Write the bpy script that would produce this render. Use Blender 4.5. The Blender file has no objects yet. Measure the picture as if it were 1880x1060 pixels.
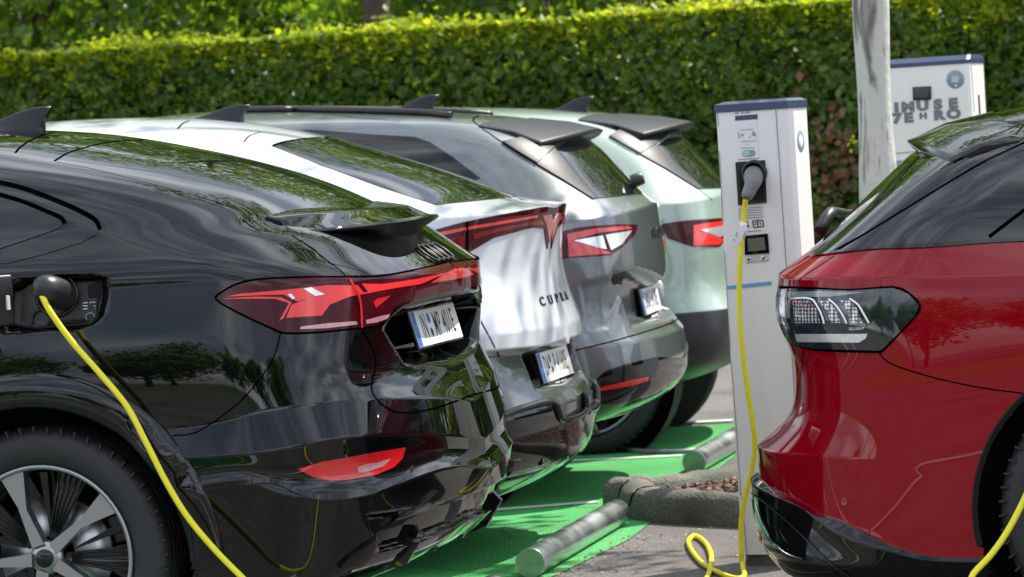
import bpy, bmesh, math, random
import numpy as np
from mathutils import Vector, Matrix
from mathutils.geometry import delaunay_2d_cdt
random.seed(7); RNG = np.random.default_rng(7)
D = bpy.data; SC = bpy.context.scene; COL = SC.collection

# ------------------------------------------------------------------ camera, sky, sun, exposure
CAM_H, FPX = 1.53, 7000.0
YAW, PITCH, ROLL = math.radians(10.0), math.radians(2.25), math.radians(3.5)
CF = np.array([-math.sin(YAW)*math.cos(PITCH), math.cos(YAW)*math.cos(PITCH), -math.sin(PITCH)])
_r0 = np.array([math.cos(YAW), math.sin(YAW), 0.0]); _u0 = np.cross(_r0, CF)
CR = math.cos(ROLL)*_r0 - math.sin(ROLL)*_u0
CU = math.cos(ROLL)*_u0 + math.sin(ROLL)*_r0
CP = np.array([0.0, 0.0, CAM_H])
cam_data = D.cameras.new('camera'); cam = D.objects.new('camera', cam_data); COL.objects.link(cam)
cam.matrix_world = Matrix(((CR[0], CU[0], -CF[0], CP[0]), (CR[1], CU[1], -CF[1], CP[1]), (CR[2], CU[2], -CF[2], CP[2]), (0, 0, 0, 1)))
cam_data.sensor_fit = 'HORIZONTAL'; cam_data.sensor_width = 36.0; cam_data.lens = FPX/1880*36
cam_data.clip_start = 0.1; cam_data.clip_end = 3000
cam_data.dof.use_dof = True; cam_data.dof.focus_distance = 11.2; cam_data.dof.aperture_fstop = 8.5
SC.camera = cam

SUN_DIR = Vector((0.42, 0.44, 0.79)).normalized()
sun_el = math.asin(SUN_DIR.z); sun_az = math.atan2(SUN_DIR.x, SUN_DIR.y)
W = D.worlds.new('World'); SC.world = W; W.use_nodes = True
nt = W.node_tree; nt.nodes.clear()
def N(t, kind, **kw):
    n = t.nodes.new(kind)
    for k, v in kw.items():
        if k in n.inputs.keys() if isinstance(k, str) else False: n.inputs[k].default_value = v
        else: setattr(n, k, v)
    return n
out = N(nt, 'ShaderNodeOutputWorld'); bg = N(nt, 'ShaderNodeBackground')
sky = N(nt, 'ShaderNodeTexSky'); sky.sky_type = 'NISHITA'; sky.sun_disc = False
sky.sun_elevation = sun_el; sky.sun_rotation = sun_az; sky.air_density = 1.0; sky.dust_density = 0.7; sky.ozone_density = 1.0
tc = N(nt, 'ShaderNodeTexCoord'); mp = N(nt, 'ShaderNodeMapping'); mp.inputs['Scale'].default_value = (1.0, 1.0, 2.6)
ns = N(nt, 'ShaderNodeTexNoise'); ns.inputs['Scale'].default_value = 2.1; ns.inputs['Detail'].default_value = 7; ns.inputs['Roughness'].default_value = 0.58; ns.inputs['Distortion'].default_value = 0.35
rp = N(nt, 'ShaderNodeValToRGB'); rp.color_ramp.elements[0].position = 0.30; rp.color_ramp.elements[1].position = 0.52
rp2 = N(nt, 'ShaderNodeValToRGB'); rp2.color_ramp.elements[0].color = (4.6, 5.2, 6.3, 1); rp2.color_ramp.elements[1].color = (15.5, 16.0, 16.8, 1)
rp2.color_ramp.elements[0].position = 0.42; rp2.color_ramp.elements[1].position = 0.70
ns2 = N(nt, 'ShaderNodeTexNoise'); ns2.inputs['Scale'].default_value = 3.7; ns2.inputs['Detail'].default_value = 5
mx = N(nt, 'ShaderNodeMix'); mx.data_type = 'RGBA'
L = nt.links.new
L(tc.outputs['Generated'], mp.inputs[0]); L(mp.outputs[0], ns.inputs['Vector']); L(mp.outputs[0], ns2.inputs['Vector'])
L(ns.outputs[0], rp.inputs[0]); L(ns2.outputs[0], rp2.inputs[0]); L(rp.outputs[0], mx.inputs[0]); L(sky.outputs[0], mx.inputs[6]); L(rp2.outputs[0], mx.inputs[7])
L(mx.outputs[2], bg.inputs[0]); bg.inputs[1].default_value = 0.115; L(bg.outputs[0], out.inputs[0])
sd = D.lights.new('sun', 'SUN'); sd.energy = 5.0; sd.angle = math.radians(0.6); sd.color = (1.0, 0.94, 0.84)
so = D.objects.new('sun', sd); COL.objects.link(so); so.rotation_euler = (-SUN_DIR).to_track_quat('-Z', 'Y').to_euler()
SC.view_settings.view_transform = 'Standard'; SC.view_settings.look = 'None'; SC.view_settings.exposure = 0.62; SC.view_settings.gamma = 1.0
SC.cycles.max_bounces = 8; SC.cycles.use_denoising = True

# ------------------------------------------------------------------ survey of the photograph: pixel rays meet real planes
def ray(px, py):
    d = CF*FPX + CR*(px-940) + CU*(530-py); return d/np.linalg.norm(d)
def onY(px, py, Y): d = ray(px, py); return CP + d*((Y-CP[1])/d[1])
def onX(px, py, X): d = ray(px, py); return CP + d*((X-CP[0])/d[0])
def onZ(px, py, Z=0.0): d = ray(px, py); return CP + d*((Z-CP[2])/d[2])

# ------------------------------------------------------------------ object helpers
def tag(o, label=None, cat=None, group=None, kind=None):
    if label: o['label'] = label
    if cat: o['category'] = cat
    if group: o['group'] = group
    if kind: o['kind'] = kind
    return o
def empty(name, loc=(0, 0, 0), rz=0.0):
    o = D.objects.new(name, None); COL.objects.link(o); o.location = loc; o.rotation_euler = (0, 0, rz); o.empty_display_size = 0.2; return o
def link(name, me, mat, parent=None):
    o = D.objects.new(name, me); COL.objects.link(o)
    for m in (mat if isinstance(mat, (list, tuple)) else [mat]): me.materials.append(m)
    if parent is not None: o.parent = parent
    return o
def mesh_np(name, V, F, smooth=True, normals=None):
    me = D.meshes.new(name); V = np.asarray(V, np.float32)
    me.from_pydata([tuple(map(float, v)) for v in V] if len(V) < 20 else V.tolist(), [], F if isinstance(F, list) else F.tolist())
    if smooth: me.polygons.foreach_set('use_smooth', np.ones(len(me.polygons), bool))
    me.update()
    if normals is not None: me.normals_split_custom_set_from_vertices([tuple(map(float, n)) for n in normals])
    return me
class MB:
    """collects shapes, links them as ONE mesh object"""
    def __init__(s): s.v = []; s.f = []; s.s = []
    def add(s, V, F, smooth=False):
        o = len(s.v); s.v += [tuple(map(float, p)) for p in V]
        for f in F: s.f.append([i+o for i in f]); s.s.append(smooth)
        return s
    def box(s, c, h, M=None, bev=0.0):
        bm = bmesh.new(); bmesh.ops.create_cube(bm, size=2.0)
        for v in bm.verts: v.co = Vector((v.co.x*h[0], v.co.y*h[1], v.co.z*h[2]))
        if bev: bmesh.ops.bevel(bm, geom=bm.edges[:], offset=bev, segments=3, affect='EDGES', profile=0.6)
        bm.verts.index_update(); V = [v.co.copy() for v in bm.verts]
        if M is not None: V = [M @ v for v in V]
        V = [v+Vector(c) for v in V]; s.add(V, [[v.index for v in f.verts] for f in bm.faces], bool(bev)); bm.free(); return s
    def tube(s, pts, r, n=10, caps=True):
        P = [Vector(map(float, p)) for p in pts]; rr = r if isinstance(r, (list, tuple)) else [r]*len(P)
        V = []; F = []; up = None
        for i, p in enumerate(P):
            t = (P[min(i+1, len(P)-1)]-P[max(i-1, 0)]).normalized()
            if up is None: up = t.orthogonal().normalized()
            up = (up - t*up.dot(t)).normalized(); sd_ = t.cross(up)
            for k in range(n):
                a = 2*math.pi*k/n; V.append(p+(up*math.cos(a)+sd_*math.sin(a))*rr[i])
        for i in range(len(P)-1):
            for k in range(n): F.append([i*n+k, i*n+(k+1) % n, (i+1)*n+(k+1) % n, (i+1)*n+k])
        s.add(V, F, True)
        if caps:
            s.add(V[:n], [list(range(n))[::-1]]); s.add(V[-n:], [list(range(n))])
        return s
    def lathe(s, prof, n=48, M=None, a0=0, a1=2*math.pi, smooth=True):
        full = abs(a1-a0-2*math.pi) < 1e-6; m = n if full else n+1; V = []; F = []
        for i in range(m):
            a = a0+(a1-a0)*i/n
            for r, h in prof:
                p = Vector((r*math.cos(a), r*math.sin(a), h)); V.append(M @ p if M is not None else p)
        k = len(prof)
        for i in range(n):
            j = (i+1) % m
            for q in range(k-1): F.append([i*k+q, j*k+q, j*k+q+1, i*k+q+1])
        return s.add(V, F, smooth)
    def prism(s, poly, h0, h1, M=None):
        n = len(poly); V = [Vector((x, y, h0)) for x, y in poly]+[Vector((x, y, h1)) for x, y in poly]
        if M is not None: V = [M @ v for v in V]
        return s.add(V, [list(range(n))[::-1], list(range(n, 2*n))]+[[i, (i+1) % n, n+(i+1) % n, n+i] for i in range(n)])
    def build(s, name, mat, parent=None, inv=None):
        me = D.meshes.new(name); V = s.v
        if inv is not None: V = [tuple(inv @ Vector(p)) for p in V]
        me.from_pydata(V, [], s.f); me.polygons.foreach_set('use_smooth', np.array(s.s, bool)); me.update()
        bm = bmesh.new(); bm.from_mesh(me); bmesh.ops.remove_doubles(bm, verts=bm.verts, dist=1e-6); bmesh.ops.recalc_face_normals(bm, faces=bm.faces); bm.to_mesh(me); bm.free()
        return link(name, me, mat, parent)
def smooth_path(P, n=8):
    P = [np.asarray(p, float) for p in P]; P = [2*P[0]-P[1]]+P+[2*P[-1]-P[-2]]; o = []
    for i in range(1, len(P)-2):
        for k in range(n):
            t = k/n; a, b, c, d = P[i-1:i+3]
            o.append(0.5*((2*b)+(c-a)*t+(2*a-5*b+4*c-d)*t*t+(3*b-a-3*c+d)*t**3))
    o.append(P[-2]); return o
def text_geo(txt, size=1.0, squeeze=1.0, bold=0.0, spacing=1.0):
    """triangulated outline of a word in the default font: xy verts centred on 0"""
    cu = D.curves.new('lettering', 'FONT'); cu.body = txt; cu.size = size; cu.align_x = 'CENTER'; cu.align_y = 'CENTER'; cu.offset = bold; cu.resolution_u = 3; cu.space_character = spacing
    ob = D.objects.new('lettering', cu); COL.objects.link(ob)
    dg = bpy.context.evaluated_depsgraph_get(); me = D.meshes.new_from_object(ob.evaluated_get(dg))
    V = [(v.co.x*squeeze, v.co.y) for v in me.vertices]; F = [list(p.vertices) for p in me.polygons]
    D.objects.remove(ob); D.curves.remove(cu); D.meshes.remove(me); return V, F

# ------------------------------------------------------------------ materials
def mat(name, col=(0.5, 0.5, 0.5), rough=0.5, metal=0.0, coat=0.0, coat_rough=0.03, spec=0.5, var=0.0, scale=20.0, bump=0.0, bscale=200.0, trans=0.0, emis=None, estr=0.0, rvar=0.0):
    m = D.materials.new(name); m.use_nodes = True; t = m.node_tree; p = t.nodes['Principled BSDF']
    p.inputs['Base Color'].default_value = (*col, 1); p.inputs['Roughness'].default_value = rough; p.inputs['Metallic'].default_value = metal
    p.inputs['Coat Weight'].default_value = coat; p.inputs['Coat Roughness'].default_value = coat_rough; p.inputs['Specular IOR Level'].default_value = spec
    p.inputs['Transmission Weight'].default_value = trans
    if emis: p.inputs['Emission Color'].default_value = (*emis, 1); p.inputs['Emission Strength'].default_value = estr
    c = N(t, 'ShaderNodeTexCoord')
    if var or rvar:
        n = N(t, 'ShaderNodeTexNoise'); n.inputs['Scale'].default_value = scale; n.inputs['Detail'].default_value = 6; t.links.new(c.outputs['Object'], n.inputs['Vector'])
        if var:
            r = N(t, 'ShaderNodeMix'); r.data_type = 'RGBA'
            r.inputs[6].default_value = (*[x*(1-var) for x in col], 1); r.inputs[7].default_value = (*[min(1, x*(1+var)) for x in col], 1)
            t.links.new(n.outputs[0], r.inputs[0]); t.links.new(r.outputs[2], p.inputs['Base Color'])
        if rvar:
            r = N(t, 'ShaderNodeMapRange'); r.inputs[1].default_value = 0.3; r.inputs[2].default_value = 0.7; r.inputs[3].default_value = rough*(1-rvar); r.inputs[4].default_value = rough*(1+rvar)
            t.links.new(n.outputs[0], r.inputs[0]); t.links.new(r.outputs[0], p.inputs['Roughness'])
    if bump:
        n = N(t, 'ShaderNodeTexNoise'); n.inputs['Scale'].default_value = bscale; n.inputs['Detail'].default_value = 4; t.links.new(c.outputs['Object'], n.inputs['Vector'])
        b = N(t, 'ShaderNodeBump'); b.inputs['Strength'].default_value = bump; b.inputs['Distance'].default_value = 0.01
        t.links.new(n.outputs[0], b.inputs['Height']); t.links.new(b.outputs[0], p.inputs['Normal'])
    return m
M = {}
M['black_paint'] = mat('black car paint', (0.0022, 0.0025, 0.003), 0.25, 0.0, 1.0, 0.012, spec=0.0)
M['white_paint'] = mat('pale silver white paint', (0.60, 0.635, 0.69), 0.40, 0.0, 1.0, 0.02)
M['grey_paint'] = mat('grey metallic paint', (0.115, 0.132, 0.145), 0.36, 0.55, 1.0, 0.02)
M['green_paint'] = mat('pale sage green paint', (0.29, 0.385, 0.34), 0.4, 0.05, 1.0, 0.02)
M['red_paint'] = mat('deep red paint', (0.225, 0.0009, 0.0075), 0.45, 0.0, 0.75, 0.015, spec=0.0)
M['dark_grey_paint'] = mat('dark grey bumper paint', (0.035, 0.039, 0.045), 0.34, 0.3, 1.0, 0.04)
M['gloss_black'] = mat('gloss black trim', (0.004, 0.004, 0.005), 0.3, 0, 1.0, 0.02, spec=0.0)
M['soft_black'] = mat('soft sheen black', (.003, .003, .0035), .30, spec=.35)
M['satin_black'] = mat('satin black plastic', (0.014, 0.014, 0.016), 0.38, bump=0.05, bscale=900)
M['anthracite'] = mat('anthracite satin', (0.018, 0.019, 0.024), 0.42, spec=0.28)
M['rubber'] = mat('tyre rubber', (0.016, 0.016, 0.018), 0.62, var=0.3, scale=30)
M['void'] = mat('dark lining', (0.004, 0.004, 0.004), 0.9)
M['seam'] = mat('shut line', (0.001, 0.001, 0.001), 1.0, spec=0.0)
M['glass'] = mat('privacy glass', (0.006, 0.007, 0.009), 0.02, spec=0.6)
M['alloy'] = mat('machined alloy', (0.34, 0.35, 0.37), 0.28, 0.9)
M['lens_dark'] = mat('smoked red lens', (0.050, 0.003, 0.007), 0.2, 0, 0.6, 0.01, var=0.3, scale=14, spec=0.0)
M['lens_red'] = mat('red lens', (0.55, 0.006, 0.008), 0.3, 0, 1.0, 0.01, var=0.25, scale=60)
M['lens_bright'] = mat('bright red light guide', (0.80, 0.008, 0.006), 0.4, 0, 1.0, 0.01)
M['lens_mid'] = mat('deep red lens', (0.22, 0.003, 0.005), 0.25, 0, 0.8, 0.01, var=0.35, scale=35, spec=0.0)
M['lens_rose'] = mat('pale rose reflector', (0.50, 0.26, 0.28), 0.25, 0.2, 0.6, 0.02, var=0.4, scale=90)
M['lens_clear'] = mat('clear reflector', (0.72, 0.74, 0.76), 0.18, 0.5, 1.0, 0.02, var=0.25, scale=80)
M['lens_smoke'] = mat('smoked clear lens', (0.012, 0.017, 0.020), 0.05, 0, 1.0, 0.01)
M['plate'] = mat('plate white', (0.80, 0.80, 0.78), 0.4)
M['plate_blue'] = mat('plate blue', (0.02, 0.13, 0.50), 0.4)
M['ink'] = mat('black ink', (0.01, 0.01, 0.012), 0.5)
M['cable'] = mat('yellow cable sheath', (0.78, 0.70, 0.02), 0.38, var=0.06, scale=50)
M['steel'] = mat('brushed steel', (0.56, 0.57, 0.59), 0.30, 1.0, var=0.10, scale=5, rvar=0.25)
M['chrome'] = mat('bright chrome', (0.75, 0.76, 0.78), 0.10, 1.0)
# ------------------------------------------------------------------ lofted car bodies
def pchip(x, y, q):
    x = np.asarray(x, float); y = np.asarray(y, float); h = np.diff(x); d = np.diff(y)/h; m = np.zeros(len(x))
    for i in range(1, len(x)-1):
        if d[i-1]*d[i] > 0: m[i] = 3*(h[i-1]+h[i])/((2*h[i]+h[i-1])/d[i-1]+(h[i]+2*h[i-1])/d[i])
    m[0] = d[0]; m[-1] = d[-1]
    q = np.clip(q, x[0], x[-1]); i = np.clip(np.searchsorted(x, q, side='right')-1, 0, len(h)-1)
    t = (q-x[i])/h[i]; t2 = t*t; t3 = t2*t
    return (2*t3-3*t2+1)*y[i]+(t3-2*t2+t)*h[i]*m[i]+(-2*t3+3*t2)*y[i+1]+(t3-t2)*h[i]*m[i+1]
NF, NS, NC, NR = 14, 150, 36, 56
NU = NF+NS+NC+NR+1
def sstep(x): x = np.clip(x, 0, 1); return x*x*(3-2*x)
def seg_dist(P, A, B):
    ab = B-A; t = np.clip(((P-A)@ab)/max(ab@ab, 1e-12), 0, 1); return np.linalg.norm(P-(A+t[:, None]*ab), axis=1)
def in_poly(P, poly):
    x, y = P[:, 0], P[:, 1]; ins = np.zeros(len(P), bool); n = len(poly)
    for i in range(n):
        x0, y0 = poly[i]; x1, y1 = poly[(i+1) % n]
        c = ((y0 > y) != (y1 > y)) & (x < (x1-x0)*(y-y0)/((y1-y0) if y1 != y0 else 1e-12)+x0); ins ^= c
    return ins
class Hull:
    """one half of a car skin (near side): rows run from sill to roof, columns wrap from nose round to tail; a rearward, b outward, z up"""
    def __init__(s, root_x, root_y, length, rows, flip=1, fine=1.0, nose=None, yaw=0.0):
        s.X0, s.Y0, s.flip, s.L, s.yaw = root_x, root_y, flip, length, math.radians(yaw); s.cy, s.sy = math.cos(s.yaw), math.sin(s.yaw)
        nose = nose or [(0, .0), (.6, 0.), (.8, .06), (.95, .3), (1.05, .8), (1.15, 1.15), (1.3, 1.5), (1.45, 1.85), (1.55, 2.15), (1.62, 2.5), (1.72, 2.9)]
        s.rows = rows; P = []
        for r in rows: P.append(s.contour(r, nose))
        P = np.array(P)                                  # rows x NU x 3
        cre = [bool(r.get('crease')) for r in rows]; n = len(P)
        out = []; s.rowidx = []
        mid = NF+NS+NC//2
        for i in range(n-1):
            ln = max(np.linalg.norm(P[i+1][k]-P[i][k]) for k in (NF+NS-8, mid, NU-1))
            m = max(4, int(ln/(0.011/fine)))
            ts = np.linspace(0, 1, m, endpoint=False)
            if cre[i] or cre[i+1]: ts = np.unique(np.concatenate([ts, [0.03] if cre[i] else [], [0.97] if cre[i+1] else []]))
            s.rowidx.append(len(out))
            def tan(j, side):
                if j == 0 or (cre[j] and side > 0): a, b = j, min(j+1, n-1)
                elif j == n-1 or (cre[j] and side < 0): a, b = j-1, j
                else: a, b = j-1, j+1
                if b-a == 1:
                    return (P[b]-P[a]), np.linalg.norm(P[b]-P[a], axis=1)[:, None]+1e-9
                h0 = np.linalg.norm(P[j]-P[j-1], axis=1)[:, None]+1e-9; h1 = np.linalg.norm(P[j+1]-P[j], axis=1)[:, None]+1e-9
                d0 = (P[j]-P[j-1])/h0; d1 = (P[j+1]-P[j])/h1
                return (d0*h1+d1*h0)/(h0+h1), None
            h = np.linalg.norm(P[i+1]-P[i], axis=1)[:, None]+1e-9
            T0, q0 = tan(i, +1); T1, q1 = tan(i+1, -1)
            T0 = T0/q0 if q0 is not None else T0; T1 = T1/q1 if q1 is not None else T1
            for t in ts:
                t2, t3 = t*t, t**3
                out.append((2*t3-3*t2+1)*P[i]+(t3-2*t2+t)*h*T0+(-2*t3+3*t2)*P[i+1]+(t3-t2)*h*T1)
        s.rowidx.append(len(out)); out.append(P[-1]); s.G = np.array(out)     # V x U x 3
        ci = [s.rowidx[i] for i in range(n) if cre[i] or i in (0, n-1)]      # fair the skin between creases so reflections run smoothly
        for a_, b_ in zip(ci[:-1], ci[1:]):
            if b_-a_ < 6: continue
            for _ in range(int(min(70, (b_-a_)*1.6))): s.G[a_+1:b_] += .5*((s.G[a_:b_-1]+s.G[a_+2:b_+1])*.5-s.G[a_+1:b_])
        k0, k1 = NF+NS-45, NU-1
        for _ in range(60): s.G[:, k0+1:k1] += .5*((s.G[:, k0:k1-1]+s.G[:, k0+2:k1+1])*.5-s.G[:, k0+1:k1])
        s.normals(); s.base = s.G.copy(); s.metric(); s.project()
    def contour(s, r, nose):
        w, A, bow, rr = r['w'], r['A'], r.get('bow', .2), r.get('r', .2); tp = r.get('t', .1); L_ = s.L
        z0 = r['z'][0][1] if r['z'] else 1
        F = r.get('F', np.interp(z0, [p[0] for p in nose], [p[1] for p in nose])); fa = -L_+F
        if w < 0.02:
            a = np.concatenate([np.full(NF, fa), np.linspace(0, 1, NS)**0.8*(A-fa)+fa, np.full(NC+NR+1, A)]); b = np.zeros(NU)
        else:
            W_ = lambda a: w-tp*(np.clip((a+1.35)/1.35, 0, None)**2)-0.16*w*np.clip((fa+1.0-a)/1.0, 0, 1)**2.2
            R_ = lambda b: A-bow*(b/w)**2
            b0 = w
            for _ in range(20): a0 = R_(b0); b0 = W_(a0)
            rs = min(rr, b0*0.9); p0 = np.array([a0-rs, W_(a0-rs)]); p2 = np.array([R_(b0-rs*.8), b0-rs*.8]); p1 = np.array([a0, b0])
            fb = W_(fa+.05); 
            fr = np.array([[fa-.0+0.12*(1-math.cos(t))*0, 0] for t in [0]])
            tt = np.linspace(0, 1, NF, endpoint=False); fcol = np.stack([fa+0.30*w*tt**4, fb*np.minimum(1, tt*1.02)], 1)
            q = np.linspace(0, 1, NS, endpoint=False); q = 1-(1-q)**1.75; a_s = (fa+0.32*w)+(p0[0]-(fa+0.32*w))*q
            side = np.stack([a_s, W_(a_s)], 1)
            t = np.linspace(0, 1, NC, endpoint=False)[:, None]; cor = (1-t)**2*p0+2*t*(1-t)*p1+t*t*p2
            br = np.linspace(p2[1], 0, NR+1); rear = np.stack([R_(br), br], 1)
            c = np.concatenate([fcol, side, cor, rear]); a, b = c[:, 0], c[:, 1]
        ku = []; kz = []
        for key, z in r['z']:
            if key == 'f': k = 0
            elif key == 'c': k = NF+NS+NC*0.5
            elif key == 'h': k = NF+NS+NC+NR*0.4
            elif key == 'm': k = NU-1
            else:
                if key <= a[NF]: k = NF*0.5
                else: k = float(np.interp(key, a[NF:NF+NS+NC], np.arange(NF, NF+NS+NC)))
            ku.append(k); kz.append(z)
        o = np.argsort(ku); ku = np.array(ku, float)[o]; kz = np.array(kz, float)[o]
        keep = np.concatenate([[True], np.diff(ku) > 1e-3]); ku, kz = ku[keep], kz[keep]
        z = np.full(NU, kz[0]) if len(ku) == 1 else pchip(ku, kz, np.arange(NU))
        return np.stack([a, b, z], 1)
    def normals(s):
        G = s.G; du = np.gradient(G, axis=1); dv = np.gradient(G, axis=0); n = np.cross(du, dv); l = np.linalg.norm(n, axis=2, keepdims=True)
        bad = l[..., 0] < 1e-9; n = n/np.maximum(l, 1e-12); n[bad] = (0, 0, 1)
        s.Nn = n
        # outward check
        if (n[len(G)//3, NF+NS//2, 1]) < 0: s.Nn = -n
    def metric(s):
        v0 = s.rowidx[max(0, len(s.rowidx)//2-1)]
        s.su = np.concatenate([[0], np.cumsum(np.linalg.norm(np.diff(s.base[v0], axis=0), axis=1))]); k = NF+NS
        s.sv = np.concatenate([[0], np.cumsum(np.linalg.norm(np.diff(s.base[:, k], axis=0), axis=1))])
        s.sv += np.arange(len(s.sv))*1e-6; s.su += np.arange(len(s.su))*1e-6
    def world(s, P):
        P = np.asarray(P, float); x, y = s.flip*P[..., 0], -P[..., 1]; return np.stack([s.X0+s.cy*x-s.sy*y, s.Y0+s.sy*x+s.cy*y, P[..., 2]], -1)
    def project(s):
        Wd = s.world(s.base)-CP; zc = Wd@CF
        s.pj = {'cam': np.stack([940+FPX*(Wd@CR)/zc, 530-FPX*(Wd@CU)/zc], -1), 'side': s.base[..., [0, 2]], 'rear': s.base[..., [1, 2]], 'top': s.base[..., [0, 1]]}
        nw = s.world(s.Nn)-np.array([s.X0, s.Y0, 0]); vis = -np.einsum('ijk,ijk->ij', nw, Wd)/np.linalg.norm(Wd, axis=-1)
        s.dep = {'cam': np.linalg.norm(Wd, axis=-1), 'side': -s.base[..., 1], 'rear': -s.base[..., 0], 'top': -s.base[..., 2]}
        s.fac = {'cam': vis, 'side': s.Nn[..., 1], 'rear': s.Nn[..., 0], 'top': s.Nn[..., 2]}
        s.bb = {}
    def loc(s, q, pj='cam'):
        """grid coordinates (u, v) of the skin point seen at q in a projection"""
        p = s.pj[pj]
        if pj not in s.bb:
            c = np.stack([p[:-1, :-1], p[1:, :-1], p[1:, 1:], p[:-1, 1:]]); s.bb[pj] = (c.min(0), c.max(0), s.fac[pj][:-1, :-1] > -0.02)
        lo, hi, ok = s.bb[pj]; q = np.asarray(q, float)
        for grow in (0, 1, 2.5):
            e = grow*(4.0 if pj == 'cam' else 0.008)
            m = ok & (lo[..., 0]-e <= q[0]) & (hi[..., 0]+e >= q[0]) & (lo[..., 1]-e <= q[1]) & (hi[..., 1]+e >= q[1])
            best = None
            for i, j in zip(*np.nonzero(m)):
                for tri in (((0, 0), (0, 1), (1, 1)), ((0, 0), (1, 1), (1, 0))):
                    a, b, c = [p[i+di, j+dj] for di, dj in tri]; Mx = np.array([b-a, c-a]).T; dt = Mx[0, 0]*Mx[1, 1]-Mx[0, 1]*Mx[1, 0]
                    if abs(dt) < 1e-14: continue
                    r = q-a; l1 = (r[0]*Mx[1, 1]-r[1]*Mx[0, 1])/dt; l2 = (Mx[0, 0]*r[1]-Mx[1, 0]*r[0])/dt
                    pen = max(0, -l1, -l2, l1+l2-1)
                    if pen > (1e-6 if grow == 0 else 1.5): continue
                    l1c, l2c = np.clip(l1, 0, 1), np.clip(l2, 0, 1)
                    u = j+(tri[1][1]*l1c+tri[2][1]*l2c); v = i+(tri[1][0]*l1c+tri[2][0]*l2c)
                    key = (round(pen, 3) if grow else 0, s.dep[pj][i, j])
                    if best is None or key < best[0]: best = (key, u, v)
            if best: return np.array([best[1], best[2]])
        d = np.linalg.norm(p-q, axis=-1)+np.where(s.fac[pj] > 0, 0, 1e3); i, j = np.unravel_index(np.argmin(d), d.shape)
        return np.array([float(j), float(i)])
    def at(s, uv, off=0.0, arr=None):
        u, v = uv; G = s.G if arr is None else arr
        u = min(max(u, 0), NU-1-1e-6); v = min(max(v, 0), len(s.G)-1-1e-6); i, j = int(v), int(u); fu, fv = u-j, v-i
        w = ((1-fv)*(1-fu), (1-fv)*fu, fv*fu, fv*(1-fu)); idx = ((i, j), (i, j+1), (i+1, j+1), (i+1, j))
        p = sum(k*G[a] for k, a in zip(w, idx))
        if arr is None and off:
            n = sum(k*s.Nn[a] for k, a in zip(w, idx)); p = p+off*n/np.linalg.norm(n)
        return p
    def norm(s, uv): n = s.at(uv, arr=s.Nn); return n/np.linalg.norm(n)
    def path(s, pts, pj='cam', step=None, closed=True):
        """dense (u, v) polyline following an outline drawn in a projection; a point may also be ('uv', u, v)"""
        if not closed and len(pts) > 2 and all(len(p) == 2 for p in pts): pts = [tuple(p[:2]) for p in smooth_path([(*p, 0) for p in pts], 4)]
        step = step or (7.0 if pj == 'cam' else 0.018)
        out_ = []; n = len(pts)
        for i in range(n if closed else n-1):
            a, b = pts[i], pts[(i+1) % n]
            A, B = [np.array(x[1:], float) if x[0] == 'uv' else None for x in (a, b)]
            if A is None and B is None:
                a, b = np.array(a, float), np.array(b, float); k = max(1, int(np.linalg.norm(b-a)/step))
                for t in range(k): out_.append(s.loc(a+(b-a)*t/k, pj))
            else:
                A = s.loc(a, pj) if A is None else A; B = s.loc(b, pj) if B is None else B
                k = max(1, int(np.linalg.norm(np.array([np.interp(B[0], np.arange(NU), s.su)-np.interp(A[0], np.arange(NU), s.su), np.interp(B[1], np.arange(len(s.sv)), s.sv)-np.interp(A[1], np.arange(len(s.sv)), s.sv)]))/0.018))
                for t in range(k): out_.append(A+(B-A)*t/k)
        if not closed:
            x = pts[-1]; out_.append(np.array(x[1:], float) if x[0] == 'uv' else s.loc(x, pj))
        return out_
    def m2(s, uv): return np.array([np.interp(uv[0], np.arange(NU), s.su), np.interp(uv[1], np.arange(len(s.sv)), s.sv)])
    def inv2(s, xy): return np.array([np.interp(xy[0], s.su, np.arange(NU)), np.interp(xy[1], s.sv, np.arange(len(s.sv)))])
    def press(s, uvpoly, depth, edge=0.02, direction=None, half='both', prof=None):
        """sink (depth > 0) or raise an outlined area of the skin"""
        poly = np.array([s.m2(p)+([3*edge, 0] if p[0] >= NU-1.001 else [0, 0]) for p in uvpoly]); lo, hi = poly.min(0)-edge, poly.max(0)+edge
        ui = np.nonzero((s.su >= lo[0]) & (s.su <= hi[0]))[0]; vi = np.nonzero((s.sv >= lo[1]) & (s.sv <= hi[1]))[0]
        if not len(ui) or not len(vi): return
        uu, vv = np.meshgrid(ui, vi); P = np.stack([s.su[uu].ravel(), s.sv[vv].ravel()], 1)
        d = np.min([seg_dist(P, poly[i], poly[(i+1) % len(poly)]) for i in range(len(poly))], axis=0); ins = in_poly(P, poly)
        f = sstep(np.where(ins, d, 0)/edge)
        if prof is not None: f = f*prof(P)
        f = f.reshape(uu.shape)[..., None]
        dirv = -s.Nn[vv, uu] if direction is None else np.array(direction, float)
        s.G[vv, uu] = s.G[vv, uu]+f*depth*dirv
    def done(s): s.normals()
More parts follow.
